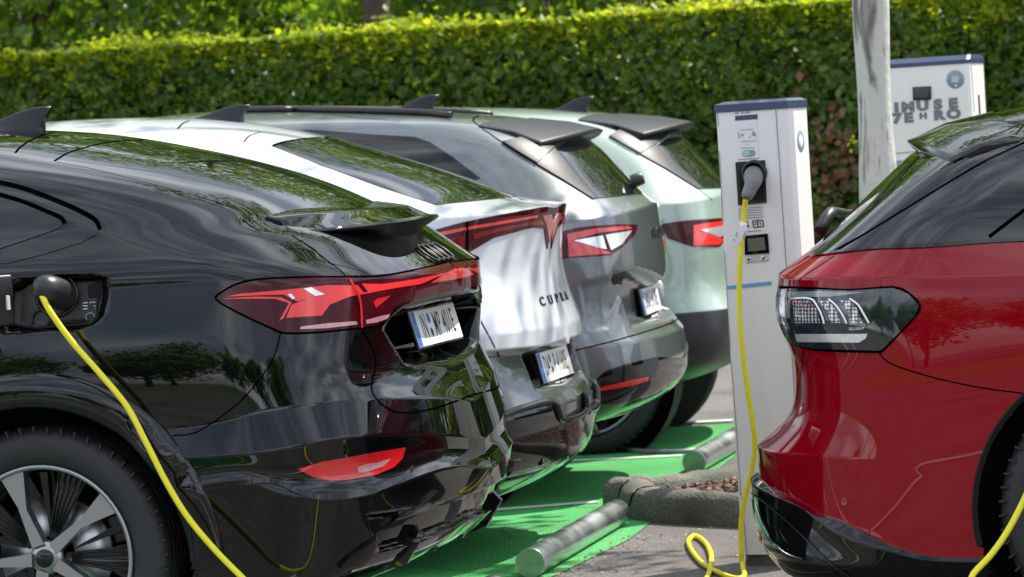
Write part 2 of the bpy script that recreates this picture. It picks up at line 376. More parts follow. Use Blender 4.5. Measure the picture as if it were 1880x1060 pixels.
    def skin(s, parent, parts, holes=(), far=None):
        """parts: (name, row0, row1, material). far: the other half (mirrored), default this one"""
        far = far or s; nV = len(s.G)
        for name, r0, r1, mt in parts:
            v0, v1 = s.rowidx[r0], s.rowidx[r1]; Vs = []; Ns = []; Fs = []
            for h, sg in ((s, 1), (far, -1)):
                g = h.G[v0:v1+1].reshape(-1, 3)*np.array([s.flip, -sg, 1]); nn = h.Nn[v0:v1+1].reshape(-1, 3)*np.array([s.flip, -sg, 1]); o = sum(len(x) for x in Vs)
                m = v1-v0+1; i, j = np.meshgrid(np.arange(m-1), np.arange(NU-1), indexing='ij'); i, j = i.ravel(), j.ravel()
                keep = np.ones(len(i), bool); cen = (h.base[v0:v1+1][i, j]+h.base[v0:v1+1][i+1, j+1])/2
                for (ha, hz, hr) in holes: keep &= ~((np.hypot(cen[:, 0]-ha, cen[:, 2]-hz) < hr) & (cen[:, 1] > 0.45))
                i, j = i[keep], j[keep]; q = np.stack([i*NU+j, i*NU+j+1, (i+1)*NU+j+1, (i+1)*NU+j], 1)
                ff = q[len(q)//2]; fn = np.cross(g[ff[1]]-g[ff[0]], g[ff[2]]-g[ff[0]])
                if fn@nn[ff[0]] < 0: q = q[:, ::-1]
                Vs.append(g); Ns.append(nn); Fs.append(q+o)
            V = np.concatenate(Vs); Nrm = np.concatenate(Ns); F = np.concatenate(Fs)
            used = np.unique(F); remap = -np.ones(len(V), int); remap[used] = np.arange(len(used)); V, Nrm, F = V[used], Nrm[used], remap[F]
            link(name, mesh_np(name, V, F, True, Nrm), mt, parent)
    def patch(s, name, mt, parent, uvpoly, off=0.003, thick=0.006, mirror=False, h=0.022, hole=None):
        """a panel, pane or lens lying on the skin inside an outline, with its own thickness"""
        P2 = [s.m2(p) for p in uvpoly]
        c = [P2[0]]
        for p in P2[1:]:
            if np.linalg.norm(p-c[-1]) > 1e-4: c.append(p)
        if np.linalg.norm(c[0]-c[-1]) < 1e-4: c.pop()
        P2 = np.array(c); n = len(P2); lo, hi = P2.min(0), P2.max(0)
        gx, gy = np.meshgrid(np.arange(lo[0]+h/2, hi[0], h), np.arange(lo[1]+h/2, hi[1], h)); Q = np.stack([gx.ravel(), gy.ravel()], 1)
        if len(Q):
            d = np.min([seg_dist(Q, P2[i], P2[(i+1) % n]) for i in range(n)], axis=0); Q = Q[in_poly(Q, P2) & (d > h*0.35)]
        vs = [Vector(map(float, p)) for p in P2]+[Vector(map(float, p)) for p in Q]
        r = delaunay_2d_cdt(vs, [(i, (i+1) % n) for i in range(n)], [], 1, 1e-6)
        v2, e2, f2 = r[0], r[1], r[2]
        if not f2: return None
        uv = [s.inv2(np.array(v)) for v in v2]; T = np.array([s.at(p, off) for p in uv]); Nn = np.array([s.norm(p) for p in uv])
        F = []
        for f in f2:
            f = list(f); a, b, c_ = T[f[0]], T[f[1]], T[f[2]]
            if np.cross(b-a, c_-a)@Nn[f[0]] < 0: f = f[::-1]
            F.append(f)
        ec = {}
        for f in F:
            for k in range(len(f)):
                e = (f[k], f[(k+1) % len(f)]); ec[e] = 1
        bd = [e for e in ec if (e[1], e[0]) not in ec]
        mp_ = {}; V = [p for p in T]; NN = [x for x in Nn]
        for a, b in bd:
            for x in (a, b):
                if x not in mp_: mp_[x] = len(V); V.append(T[x]-thick*Nn[x]); NN.append(Nn[x])
        SK = [[b, a, mp_[a], mp_[b]] for a, b in bd]
        if mirror is True and max(p[0] for p in uvpoly) < NU-1.02: mirror = 'split'
        V = np.array(V); NN = np.array(NN); allF = F+SK; objs = []
        for sg in ((1, -1) if mirror == 'split' else (0,) if mirror else (1,)):
            Vs, Fs, Ns_ = [], [], []
            for g in ((1, -1) if sg == 0 else (sg,)):
                o = sum(len(x) for x in Vs); k = np.array([s.flip, -g, 1]); Vs.append(V*k); Ns_.append(NN*k)
                rev = s.flip*g > 0
                Fs += [[i+o for i in (f[::-1] if rev else f)] for f in allF]
            me = mesh_np(name, np.concatenate(Vs), Fs, True)
            sharp = np.zeros(len(me.polygons), bool); nf = len(F); per = len(allF)
            sm = np.ones(len(me.polygons), bool)
            for q in range(len(Vs)): sm[q*per+nf:(q+1)*per] = False
            me.polygons.foreach_set('use_smooth', sm)
            loops = np.zeros((len(me.loops), 3), np.float32); NA = np.concatenate(Ns_); vi = np.zeros(len(me.loops), int); me.loops.foreach_get('vertex_index', vi)
            me.update(); pn = np.zeros((len(me.polygons), 3), np.float32).ravel(); me.polygons.foreach_get('normal', pn); pn = pn.reshape(-1, 3)
            lt = np.zeros(len(me.polygons), int); me.polygons.foreach_get('loop_total', lt); li = np.repeat(np.arange(len(lt)), lt)
            loops[:] = np.where(sm[li][:, None], NA[vi], pn[li]); me.normals_split_custom_set([tuple(map(float, x)) for x in loops])
            objs.append(link(name, me, mt, parent))
        return objs
    def strip(s, name, mt, parent, uvline, width=0.005, off=0.0008, mirror=False, tube=False):
        """a thin flat line (shut line, chrome strip) along a path on the skin"""
        P = np.array([s.at(p, off) for p in uvline]); Nn = np.array([s.norm(p) for p in uvline]); t = np.gradient(P, axis=0); t /= np.linalg.norm(t, axis=1, keepdims=True)+1e-9
        sd_ = np.cross(Nn, t); sd_ /= np.linalg.norm(sd_, axis=1, keepdims=True)+1e-9
        for g in ((1, -1) if mirror else (1,)):
            mb = MB(); k = np.array([s.flip, -g, 1]); n = len(P)
            if tube: mb.tube([p*k for p in P], width/2, 8)
            else: mb.add([p*k for p in np.concatenate([P+sd_*width/2, P-sd_*width/2])], [[i, i+1, n+i+1, n+i] for i in range(n-1)], True)
            mb.build(name, mt, parent)
    def flare(s, name, mt, parent, a, zc, r0, r1, t0=-.20, t1=None, bulge=.022):
        """rounded lip following a wheel opening"""
        t1 = math.pi-t0 if t1 is None else t1; prof = [(r0+.006, -.05), (r0, .004), (r0+.006, bulge*.8), (r0+(r1-r0)*.35, bulge), (r0+(r1-r0)*.75, bulge*.75), (r1-.008, .008), (r1, .0005), (r1, -.012)]
        V = []; ts = np.linspace(t0, t1, 64); k = len(prof)
        for t in ts:
            for r, o in prof: V.append(s.at(s.loc((a+r*math.cos(t), zc+r*math.sin(t)), 'side'), o))
        for g in (1, -1):
            mb = MB(); mb.add([p*np.array([s.flip, -g, 1]) for p in V], [[i*k+q, (i+1)*k+q, (i+1)*k+q+1, i*k+q+1] for i in range(len(ts)-1) for q in range(k-1)], True); mb.build(name, mt, parent)
    def letters(s, name, mt, parent, txt, center, size, squeeze=1.0, off=0.004, bold=0.0, pj='rear', spread=None, depth=0.004):
        """raised lettering draped over the tail, read from behind; center = (b, z)"""
        V, F = text_geo(txt, size, squeeze, bold); mb = MB(); pts = []; back = []
        for x, y in V:
            b = center[0]-x if s.flip > 0 else center[0]-x
            sg = 1 if b >= 0 else -1
            uv = s.loc((abs(b), center[1]+y), pj); p = s.at(uv, off); k = np.array([s.flip, -sg*1.0, 1]); pts.append(p*k); back.append(s.at(uv, off-depth)*k)
        n = len(pts); fc = {}
        for f in F:
            for i in range(len(f)): fc[(f[i], f[(i+1) % len(f)])] = 1
        bd = [e for e in fc if (e[1], e[0]) not in fc]
        mb.add(pts+back, F+[[b, a, a+n, b+n] for a, b in bd]); return mb.build(name, mt, parent)
    def floor(s, parent, mt, zoff=0.02):
        c = s.G[0]; k = np.array([s.flip, -1, 1]); k2 = np.array([s.flip, 1, 1]); n = NU; V = list(c*k+[0, 0, zoff])+list(c*k2+[0, 0, zoff])
        link('underbody', mesh_np('underbody', V, [[i, i+1, n+i+1, n+i] for i in range(n-1)], False), mt, parent)

def make_wheel(parent, pos, R, rim_r, out, style, width=0.235):
    """pos = centre of the outer face in the car's own axes; out = +1/-1 outward along y"""
    q = Matrix.Rotation(-math.pi/2*out, 4, 'X'); T = Matrix.Translation(pos) @ q      # local +z = outward
    w = empty('wheel', (0, 0, 0)); w.parent = parent; me = None
    tyre = MB(); prof = [(rim_r*.97, -width), (R*.93, -width), (R*.985, -width*.86), (R, -width*.72)]
    for k in range(4):
        z = -width*(.66-.13*k); prof += [(R, z), (R-.007, z+.002), (R-.007, z+.008), (R, z+.010)]
    prof += [(R, -width*.17), (R*.992, -.022), (R*.965, -.006), (R*.92, .004), (R*.86, .008), (rim_r*1.10, .004), (rim_r*1.03, -.006), (rim_r*1.0, -.016)]
    tyre.lathe(prof, 96, T)
    for k in range(56):
        a = 2*math.pi*k/56; c = T @ Vector((R*.985*math.cos(a), R*.985*math.sin(a), -.010)); r2 = T.to_3x3() @ Matrix.Rotation(a+0.25, 3, 'Z')
        tyre.box(c, (.0105, .0022, .016), r2)
    D_ = tyre.build('tyre', M['rubber'], w)
    rim = MB(); rim.lathe([(rim_r, -.018), (rim_r, -.006), (rim_r*.985, -.002), (rim_r*.955, -.004), (rim_r*.94, -.02), (rim_r*.92, -.16), (rim_r*.2, -.17)], 72, T)
    rim.lathe([(rim_r*.19, -.04), (rim_r*.17, -.022), (.02, -.02), (.0005, -.02)], 24, T)
    n = 5
    if style != 'plain':
        for k in range(n):
            a = 2*math.pi*k/n+(0.72 if style == 'fan' else .35)
            for sg, dk in ((1, 0),):
                def pt(r, da): return (r*math.cos(a+da), r*math.sin(a+da))
                poly = [pt(rim_r*.15, -.45), pt(rim_r*.55, -.10), pt(rim_r*.955, -.22), pt(rim_r*.955, .06), pt(rim_r*.60, .04), pt(rim_r*.17, .45)]
                rim.prism(poly, -.055, -.014, T)
    rim.build('rim', M['alloy'], w)
    fan = MB()
    for k in range(n):
        a = 2*math.pi*k/n+(0.72 if style == 'fan' else .35)+math.pi/n
        def pt(r, da): return (r*math.cos(a+da), r*math.sin(a+da))
        fan.prism([pt(rim_r*.20, -.35), pt(rim_r*.93, -.33), pt(rim_r*.93, .02), pt(rim_r*.22, .1)], -.07, -.04, T)
        for j in range(5):
            a1 = -.30+.30*j/4; p0, p1 = pt(rim_r*.28, a1*.9), pt(rim_r*.92, a1); fan.tube([T @ Vector((*p0, -.037)), T @ Vector((*p1, -.037))], .003, 6)
        fan.prism([pt(rim_r*.3, .14), pt(rim_r*.9, .20), pt(rim_r*.9, .30), pt(rim_r*.3, .22)], -.10, -.07, T)
    disc = MB(); disc.lathe([(.06, -.112), (.175, -.112), (.175, -.13), (.06, -.13)], 48, T); disc.build('brake_disc', M['steel'], w)
    fan.lathe([(rim_r*.93, -.14), (.0005, -.14)], 40, T); fan.lathe([(rim_r*.10, -.012), (rim_r*.08, -.008), (.0005, -.008)], 20, T)
    fan.build('wheel_insert', M['gloss_black'], w)
    return w
# ------------------------------------------------------------------ ground, bays, hedge, trees
def ground_mat(name, base, speck, stain, green=False):
    m = D.materials.new(name); m.use_nodes = True; t = m.node_tree; p = t.nodes['Principled BSDF']; l = t.links.new
    c = N(t, 'ShaderNodeTexCoord')
    def noise(sc, det=5, ro=.55):
        n = N(t, 'ShaderNodeTexNoise'); n.inputs['Scale'].default_value = sc; n.inputs['Detail'].default_value = det; n.inputs['Roughness'].default_value = ro; l(c.outputs['Object'], n.inputs['Vector']); return n
    def ramp(src, p0, p1, c0=(0, 0, 0, 1), c1=(1, 1, 1, 1)):
        r = N(t, 'ShaderNodeValToRGB'); r.color_ramp.elements[0].position = p0; r.color_ramp.elements[1].position = p1; r.color_ramp.elements[0].color = c0; r.color_ramp.elements[1].color = c1; l(src, r.inputs[0]); return r
    def mix(f, a, b):
        x = N(t, 'ShaderNodeMix'); x.data_type = 'RGBA'; l(f, x.inputs[0])
        for s_, i in ((a, 6), (b, 7)):
            if isinstance(s_, tuple): x.inputs[i].default_value = (*s_, 1)
            else: l(s_, x.inputs[i])
        return x.outputs[2]
    v = N(t, 'ShaderNodeTexVoronoi'); v.inputs['Scale'].default_value = 95; l(c.outputs['Object'], v.inputs['Vector'])
    sp = ramp(v.outputs['Color'], .25, .95)
    col = mix(sp.outputs[0], base, speck)
    big = ramp(noise(.9, 6, .6).outputs[0], .40, .66); col = mix(big.outputs[0], col, stain)
    n3 = ramp(noise(38, 3).outputs[0], .60 if not green else .55, .72); wear = tuple(x*.55 for x in base) if not green else (.10, .12, .09)
    f = N(t, 'ShaderNodeMath'); f.operation = 'MULTIPLY'; f.inputs[1].default_value = .65; l(n3.outputs[0], f.inputs[0]); col = mix(f.outputs[0], col, wear)
    if green:
        n4 = ramp(noise(2.3, 7, .7).outputs[0], .50, .70); f4 = N(t, 'ShaderNodeMath'); f4.operation = 'MULTIPLY'; f4.inputs[1].default_value = .55; l(n4.outputs[0], f4.inputs[0]); col = mix(f4.outputs[0], col, (.05, .16, .065))
        nd = noise(3.0, 4); vm = N(t, 'ShaderNodeMix'); vm.data_type = 'RGBA'; vm.inputs[0].default_value = .12; l(c.outputs['Object'], vm.inputs[6]); l(nd.outputs['Color'], vm.inputs[7])
        ve = N(t, 'ShaderNodeTexVoronoi'); ve.feature = 'DISTANCE_TO_EDGE'; ve.inputs['Scale'].default_value = 1.05; l(vm.outputs[2], ve.inputs['Vector']); ck = ramp(ve.outputs['Distance'], .0025, .006, (1, 1, 1, 1), (0, 0, 0, 1)); f5 = N(t, 'ShaderNodeMath'); f5.operation = 'MULTIPLY'; f5.inputs[1].default_value = .7; l(ck.outputs[0], f5.inputs[0]); col = mix(f5.outputs[0], col, (.02, .05, .02))
    l(col, p.inputs['Base Color']); p.inputs['Roughness'].default_value = .85 if not green else .62
    b = N(t, 'ShaderNodeBump'); b.inputs['Strength'].default_value = .6; b.inputs['Distance'].default_value = .006; l(v.outputs['Distance'], b.inputs['Height']); l(b.outputs[0], p.inputs['Normal'])
    return m
M['asphalt'] = ground_mat('asphalt', (.105, .098, .094), (.20, .19, .18), (.075, .066, .060))
M['green_bay'] = ground_mat('green bay paint', (.046, .36, .080), (.075, .44, .125), (.034, .28, .055), True)
M['white_line'] = mat('worn white line', (.50, .62, .52), .7, var=.25, scale=30, bump=.3)
M['road_line'] = mat('white road paint', (.75, .75, .74), .7, var=.2, scale=30)
M['grass'] = mat('mown grass', (.055, .13, .02), .9, var=.6, scale=6, bump=.8, bscale=60)
def sheet(name, poly, z, mt, kind='structure'):
    mb = MB(); mb.add([(x, y, z) for x, y in poly], [list(range(len(poly)))]); return tag(mb.build(name, mt), kind=kind)
sheet('ground', [(-600, -600), (600, -600), (600, 900), (-600, 900)], 0, M['asphalt'])
# green charging bays lie left of the wheel stops
sheet('parking_bay_surface', [(-9, 10.2), (-2.42, 10.35), (-2.265, 12.5), (-2.10, 14.1), (-2.08, 19.35), (-9, 19.35)], .004, M['green_bay'])
def bay_line(q0, q1, w=.085):
    a, b = onZ(*q0)[:2], onZ(*q1)[:2]; d = (b-a)/np.linalg.norm(b-a); n = np.array([-d[1], d[0]])*w/2; a = a-d*3.2
    sheet('bay_line', [tuple(a-n), tuple(b-n), tuple(b+n), tuple(a+n)], .008, M['white_line'])
bay_line((890, 941), (1098, 924)); bay_line((1020, 850), (1252, 839)); bay_line((1220, 780), (1345, 774), .12)
bay_line((560, 1092), (905, 1075))
sheet('bay_line', [(-9, 10.11), (-2.43, 10.26), (-2.425, 10.345), (-9, 10.195)], .008, M['white_line'])
# verge of grass with a curved white kerb line and trees on the photographer's side (what the paint mirrors)
sheet('grass_verge', [(-60, -9.5), (60, -6.5), (60, -26), (-60, -30)], .01, M['grass'])
def curve_line(pts, w):
    P = smooth_path([(*p, .008) for p in pts], 10); mb = MB(); P = np.array(P); t = np.gradient(P, axis=0); t /= np.linalg.norm(t, axis=1, keepdims=True); n = np.stack([-t[:, 1], t[:, 0], 0*t[:, 0]], 1)*w/2; k = len(P)
    mb.add(list(P+n)+list(P-n), [[i, i+1, k+i+1, k+i] for i in range(k-1)]); tag(mb.build('road_line', M['road_line']), kind='structure')
curve_line([(-14, 6.9), (-6, 7.4), (-3.4, 7.8), (-2.2, 8.6), (-1.9, 9.8)], .10)
curve_line([(-12, 9.0), (-5.0, 8.7), (-3.3, 7.9), (-1.0, 6.6), (3, 5.4), (12, 4.6)], .10)

def leaf_mat(name, cols, trans=.45, rough=.45):
    m = D.materials.new(name); m.use_nodes = True; t = m.node_tree; p = t.nodes['Principled BSDF']; l = t.links.new; o = t.nodes['Material Output']
    g = N(t, 'ShaderNodeNewGeometry'); r = N(t, 'ShaderNodeValToRGB'); l(g.outputs['Random Per Island'], r.inputs[0])
    e = r.color_ramp.elements; e[0].color = (*cols[0], 1); e[1].color = (*cols[-1], 1)
    for i, c in enumerate(cols[1:-1]): k = e.new((i+1)/(len(cols)-1)); k.color = (*c, 1)
    l(r.outputs[0], p.inputs['Base Color']); p.inputs['Roughness'].default_value = rough
    tr = N(t, 'ShaderNodeBsdfTranslucent'); hs = N(t, 'ShaderNodeHueSaturation'); hs.inputs['Value'].default_value = 1.7; hs.inputs['Hue'].default_value = .487; l(r.outputs[0], hs.inputs['Color']); l(hs.outputs[0], tr.inputs[0])
    mx_ = N(t, 'ShaderNodeMixShader'); mx_.inputs[0].default_value = trans; l(p.outputs[0], mx_.inputs[1]); l(tr.outputs[0], mx_.inputs[2]); l(mx_.outputs[0], o.inputs[0]); return m
M['hedge_leaf'] = leaf_mat('hedge leaves', [(.016, .050, .003), (.050, .130, .006), (.095, .190, .008), (.022, .065, .004), (.15, .25, .012), (.075, .17, .007), (.11, .11, .014)], .48)
M['sunlit_shoot_leaf'] = leaf_mat('young hedge shoots in sunlit tone', [(.16, .27, .008), (.26, .34, .008), (.34, .37, .012)], .62)  # shoot colours brightened to carry the sunlight along the hedge top
M['tree_leaf'] = leaf_mat('tree leaves', [(.05, .11, .006), (.09, .18, .010), (.15, .25, .016), (.06, .13, .008)], .58)
M['dry_leaf'] = leaf_mat('dry hedge leaves', [(.12, .05, .02), (.20, .085, .035), (.26, .13, .06), (.05, .09, .01), (.04, .08, .008)], .35)
M['hedge_core'] = mat('hedge twigs', (.012, .016, .006), .95, var=.5, scale=20)
M['bark'] = mat('dark bark', (.06, .045, .035), .9, var=.5, scale=12, bump=.8, bscale=30)
def leaves(P, nrm, size, spread, rng):
    """leaf blades (two faces folded on the midrib) at points, tilted round given normals"""
    n = len(P); d = nrm+rng.normal(0, spread, (n, 3)); d /= np.linalg.norm(d, axis=1, keepdims=True)
    a = rng.normal(0, 1, (n, 3)); a -= d*np.sum(a*d, 1, keepdims=True); a /= np.linalg.norm(a, axis=1, keepdims=True); b = np.cross(d, a)
    s_ = size*rng.uniform(.65, 1.3, (n, 1)); w = s_*.34
    V = np.stack([P-a*s_*.5, P+b*w+d*s_*.08, P+a*s_*.55, P-b*w+d*s_*.08], 1).reshape(-1, 3)
    i = np.arange(n)[:, None]*4; F = np.concatenate([i+[0, 1, 2], i+[0, 2, 3]], 0); return V, F
def leaf_obj(name, V, F, mt, parent):
    me = D.meshes.new(name); me.vertices.add(len(V)); me.vertices.foreach_set('co', np.asarray(V, np.float32).ravel())
    me.loops.add(F.size); me.loops.foreach_set('vertex_index', F.astype(np.int32).ravel()); me.polygons.add(len(F)); me.polygons.foreach_set('loop_start', np.arange(0, F.size, 3, dtype=np.int32)); me.polygons.foreach_set('loop_total', np.full(len(F), 3, np.int32)); me.update(calc_edges=True)
    return link(name, me, mt, parent)
# clipped hedge
HY, HT, HD = 27.2, 2.37, 1.3
hedge_x = [onY(1490, 300, HY)[0], onY(1570, 300, HY)[0]]
hedge = tag(empty('hedge', (-5, HY, 0)), 'long clipped green hedge with sunlit yellow green top behind the cars', 'hedge')
rng = np.random.default_rng(3)
def lump(x, z): return .02*np.sin(x*31+z*23)+.02*np.sin(x*41-z*37)+.05*np.sin(x*1.7+z*2.1)+.04*np.sin(x*4.1-z*3.3)+.03*np.sin(x*9.7+z*5)+.025*np.sin(x*17.+z*11.)
def hedge_leaves(x0, x1, dens, size):
    n = int((x1-x0)*HT*dens*1.35); x = rng.uniform(x0, x1, n); z = rng.uniform(.3, HT, n); dep = rng.exponential(.055, n); y = HY+lump(x, z)+dep-.02
    P = np.stack([x, y, z], 1); A = leaves(P, np.tile([0, -1, .35], (n, 1)), size, .55, rng)
    return A
Vs, Fs = [], []; o = 0
for x0, x1, dn, sz in ((-10.5, .8, 1500, .068), (-34, -10.5, 260, .13), (.8, 26, 260, .13)):
    V, F = hedge_leaves(x0, x1, dn, sz); Vs.append(V); Fs.append(F+o); o += len(V)
leaf_obj('foliage', np.concatenate(Vs)-[-5, HY, 0], np.concatenate(Fs), M['hedge_leaf'], hedge)
Vs, Fs = [], []; o = 0
for x0, x1, dn, sz in ((-10.5, .8, 900, .07), (-34, -10.5, 220, .12), (.8, 26, 220, .12)):
    n = int((x1-x0)*HD*dn); x = rng.uniform(x0, x1, n); y = HY+rng.uniform(-.05, HD, n); z = HT+rng.normal(-.015, .03, n)+.03*np.sin(x*3.1)+.025*np.sin(x*8.3+y*4)+np.where(rng.uniform(size=n) < .035, rng.uniform(0, .12, n), 0)
    fr = rng.uniform(size=n) < .36; y = np.where(fr, HY-.03+lump(x, z)*.8, y); z = np.where(fr, HT-rng.exponential(.07, n), z)
    V, F = leaves(np.stack([x, y, z], 1), np.tile([0, -.3, 1], (n, 1)), sz, .75, rng); Vs.append(V); Fs.append(F+o); o += len(V)
leaf_obj('sunlit_top_growth', np.concatenate(Vs)-[-5, HY, 0], np.concatenate(Fs), M['sunlit_shoot_leaf'], hedge)
n = 230; q = rng.normal(0, 1, (n, 2)); x = np.mean(hedge_x)+q[:, 0]*.13; z = 1.15+q[:, 1]*.30; V, F = leaves(np.stack([x, np.full(n, HY-.06)+lump(x, z)*.8, z], 1), np.tile([0, -1, .3], (n, 1)), .07, .5, rng); leaf_obj('dry_leaves', V-[-5, HY, 0], F, M['dry_leaf'], hedge)
mb = MB(); mb.box((1, .75, 1.12), (30, .52, 1.12)); mb.build('branches', M['hedge_core'], hedge)

def tree(x, y, hgt, tr, crown_r, crown_h, n, label, name='tree', lsize=.16, z_low=None, seed=1, group=None, limbs=7):
    rg = np.random.default_rng(seed); t = tag(empty(name, (x, y, 0)), label, 'tree', group); mb = MB()
    zl = z_low if z_low is not None else hgt*.3
    mb.tube(smooth_path([(0, 0, -.05), (tr*.2, 0, zl*.5), (-tr*.2, tr*.1, zl), (tr*.3, 0, hgt*.6), (0, 0, hgt*.85)], 5), list(np.linspace(tr, tr*.25, 21)), 14)
    cl = []
    for k in range(limbs):
        a = 2*math.pi*k/limbs+rg.uniform(-.4, .4); z0 = zl+(hgt*.55-zl)*rg.uniform(.05, 1); r = crown_r*rg.uniform(.6, .95); z1 = z0+rg.uniform(.1, .45)*crown_h
        q = (r*math.cos(a), r*math.sin(a), z1); mb.tube(smooth_path([(0, 0, z0), (q[0]*.45, q[1]*.45, z0+(z1-z0)*.65), q], 5), list(np.linspace(tr*.45, tr*.08, 11)), 8); cl.append(q)
    mb.build('trunk', M['bark'], t)
    nc = max(24, int(crown_r*crown_h*2.2)); cen = []
    zc = hgt-crown_h*.5
    while len(cen) < nc:
        p = rg.uniform(-1, 1, 3); d = np.linalg.norm(p)
        if d < 1 and d > .45: cen.append((p[0]*crown_r, p[1]*crown_r, zc+p[2]*crown_h*.5))
    cen += cl; cen = np.array(cen); rad = crown_r*.26
    idx = rg.integers(0, len(cen), n); dirs = rg.normal(0, 1, (n, 3)); dirs /= np.linalg.norm(dirs, axis=1, keepdims=True)
    P = cen[idx]+dirs*rad*rg.uniform(.45, 1.15, (n, 1))*np.array([1.15, 1.15, .8]); V, F = leaves(P, dirs*.6+[0, 0, .8], lsize, .6, rg)
    leaf_obj('crown', V, F, M['tree_leaf'], t); return t
G1 = 'trees behind the hedge'
k = onY(686, 30, 31)
tree(k[0], 31, 12.5, .135, 3.4, 6, 5000, 'tree with a dark thick trunk showing just above the hedge', seed=5, z_low=6.0, lsize=.2, group=G1)
spec = [(-19.5, 42, 14.5, .2, 4.6, 13.5, 20000, 1.0), (-13.2, 44, 16, .22, 4.6, 14.5, 20000, .9), (-3.6, 45, 15.5, .22, 4.8, 14.2, 20000, .9), (3.2, 42, 14, .2, 4.4, 12.6, 16000, 1.0), (9.5, 44, 15, .25, 5, 12, 10000, 2.5), (-27, 44, 14, .25, 5.2, 12, 10000, 2)]
txt = ['second leafy tree from the left behind the hedge', 'leafy tree just left of the dark trunk behind the hedge', 'leafy tree right of the dark trunk behind the hedge', 'leafy tree behind the hedge above the white charging posts', 'big tree behind the right end of the hedge', 'farthest left tree behind the hedge']
for i, (a, b, c, d, e, f, g, zl) in enumerate(spec): tree(a, b, c, d, e, f, g, txt[i], seed=20+i, lsize=.19, z_low=zl, group=G1)
for i, x in enumerate((-30, -22, -15, -8, -1, 6, 13)):
    tree(x, 53, 17, .3, 5.2, 16, 9000, ['tall tree at the far left end of the farthest row behind the hedge', 'second tall tree from the left in the farthest row', 'third tall tree from the left in the farthest row', 'middle tall tree of the farthest row behind the hedge', 'tall tree right of the middle of the farthest row', 'second tall tree from the right in the farthest row', 'tall tree at the right end of the farthest row'][i], seed=120+i, lsize=.36, z_low=1.5, group='farthest trees')
rg = np.random.default_rng(200); n = 42000; x = rg.uniform(-75, 45, n); z = 15*rg.beta(1.1, 1.3, n); y = 66+rg.normal(0, 1.2, n)+2*np.sin(x*.5); keep = z < 12.5+1.8*np.sin(x*.45)+1.2*np.sin(x*1.3+1); P = np.stack([x, y, z], 1)[keep]
V, F = leaves(P, np.tile([0, -1, .6], (len(P), 1)), .85, .6, rg); tag(leaf_obj('woodland', V, F, M['tree_leaf'], None), kind='stuff')
# low shrubs filling the view between hedge and trees
for i, (x, y, r, hh) in enumerate(((-13.6, 33.5, 2.5, 4.6), (-10.0, 34.2, 2.5, 5.0), (-4.9, 33.6, 2.4, 4.6), (-1.0, 34.3, 2.5, 4.8))):
    rg = np.random.default_rng(60+i); t = tag(empty('shrub', (x, y, 0)), ['shrub behind the left end of the hedge', 'tall shrub behind the hedge left of the dark trunk', 'shrub behind the hedge right of the dark trunk', 'shrub behind the hedge near the pale tree trunk'][i], 'shrub', 'shrubs behind the hedge')
    n = 15000; dd = rg.normal(0, 1, (n, 3)); dd /= np.linalg.norm(dd, axis=1, keepdims=True); lob = 1+.16*np.sin(dd[:, 0]*7+i)*np.cos(dd[:, 2]*6)+.08*np.sin(dd[:, 1]*13); P = dd*lob[:, None]*rg.uniform(.78, 1.03, (n, 1))*[r, r*.7, hh*.55]+[0, 0, hh*.5]
    P = P[P[:, 2] > .05]; V, F = leaves(P, dd[:len(P)]+[0, 0, .3], .13, .6, rg); leaf_obj('foliage', V, F, M['tree_leaf'], t)
    mb = MB(); [mb.tube([(0, 0, 0), (r*.3*math.cos(q), r*.3*math.sin(q), hh*.6)], [.05, .015], 8) for q in (0, 1.3, 2.6, 3.9, 5.2)]; mb.build('stems', M['bark'], t)
# big dense shrubs closing the view under the crowns
for i, (x, y, r, hh) in enumerate(((-17.5, 37.5, 3.2, 6), (-7.4, 40.5, 3.4, 7), (1.5, 36.5, 3.0, 6))):
    rg = np.random.default_rng(80+i); t = tag(empty('shrub', (x, y, 0)), ['broad shrub far behind the left end of the hedge', 'broad tall shrub beside the dark trunk, farthest back', 'broad shrub behind the hedge at the right'][i], 'shrub', 'shrubs behind the hedge')
    n = 16000; dd = rg.normal(0, 1, (n, 3)); dd /= np.linalg.norm(dd, axis=1, keepdims=True); lob = 1+.2*np.sin(dd[:, 0]*6+i)*np.cos(dd[:, 2]*5)+.1*np.sin(dd[:, 1]*11); P = dd*lob[:, None]*rg.uniform(.75, 1.03, (n, 1))*[r, r*.6, hh*.55]+[0, 0, hh*.5]
    V, F = leaves(P, dd+[0, 0, .3], .17, .6, rg); leaf_obj('foliage', V, F, M['tree_leaf'], t); mb = MB(); [mb.tube([(0, 0, 0), (r*.3*math.cos(q), r*.3*math.sin(q), hh*.6)], [.05, .015], 8) for q in (0, 1.3, 2.6, 3.9, 5.2)]; mb.build('stems', M['bark'], t)
for i, (x, y, hgt, cr) in enumerate(((-46, -48, 13, 5), (-38, -55, 12, 5), (-29, -50, 11, 4.4), (-17, -52, 12, 5), (-8, -56, 13, 5.4), (-1, -50, 10, 4.2), (8, -54, 12, 5), (19, -50, 12, 5))):  # unseen far trees added to make the paint's reflections richer
    tree(x, y, hgt, .25, cr, hgt*.8, 4500, 'tree in the distant row across the car park, mirrored in the paint', seed=140+i, lsize=.5, z_low=hgt*.2, group='distant row across the car park')
# trees on the photographer's side, seen only mirrored in the paint
for i, (x, y, hgt, cr) in enumerate(((-21, -24, 8.5, 3.6), (-12.5, -27, 6.5, 2.4), (-5.0, -30, 7.5, 3.0), (3, -27, 6.8, 2.6), (13, -26, 8, 3.4), (-35, -26, 10, 4.5))):
    tree(x, y, hgt, .22, cr, hgt*.62, 5000, 'tree across the car park, mirrored in the paint', seed=40+i, lsize=.34, z_low=hgt*.35, group='trees across the car park')
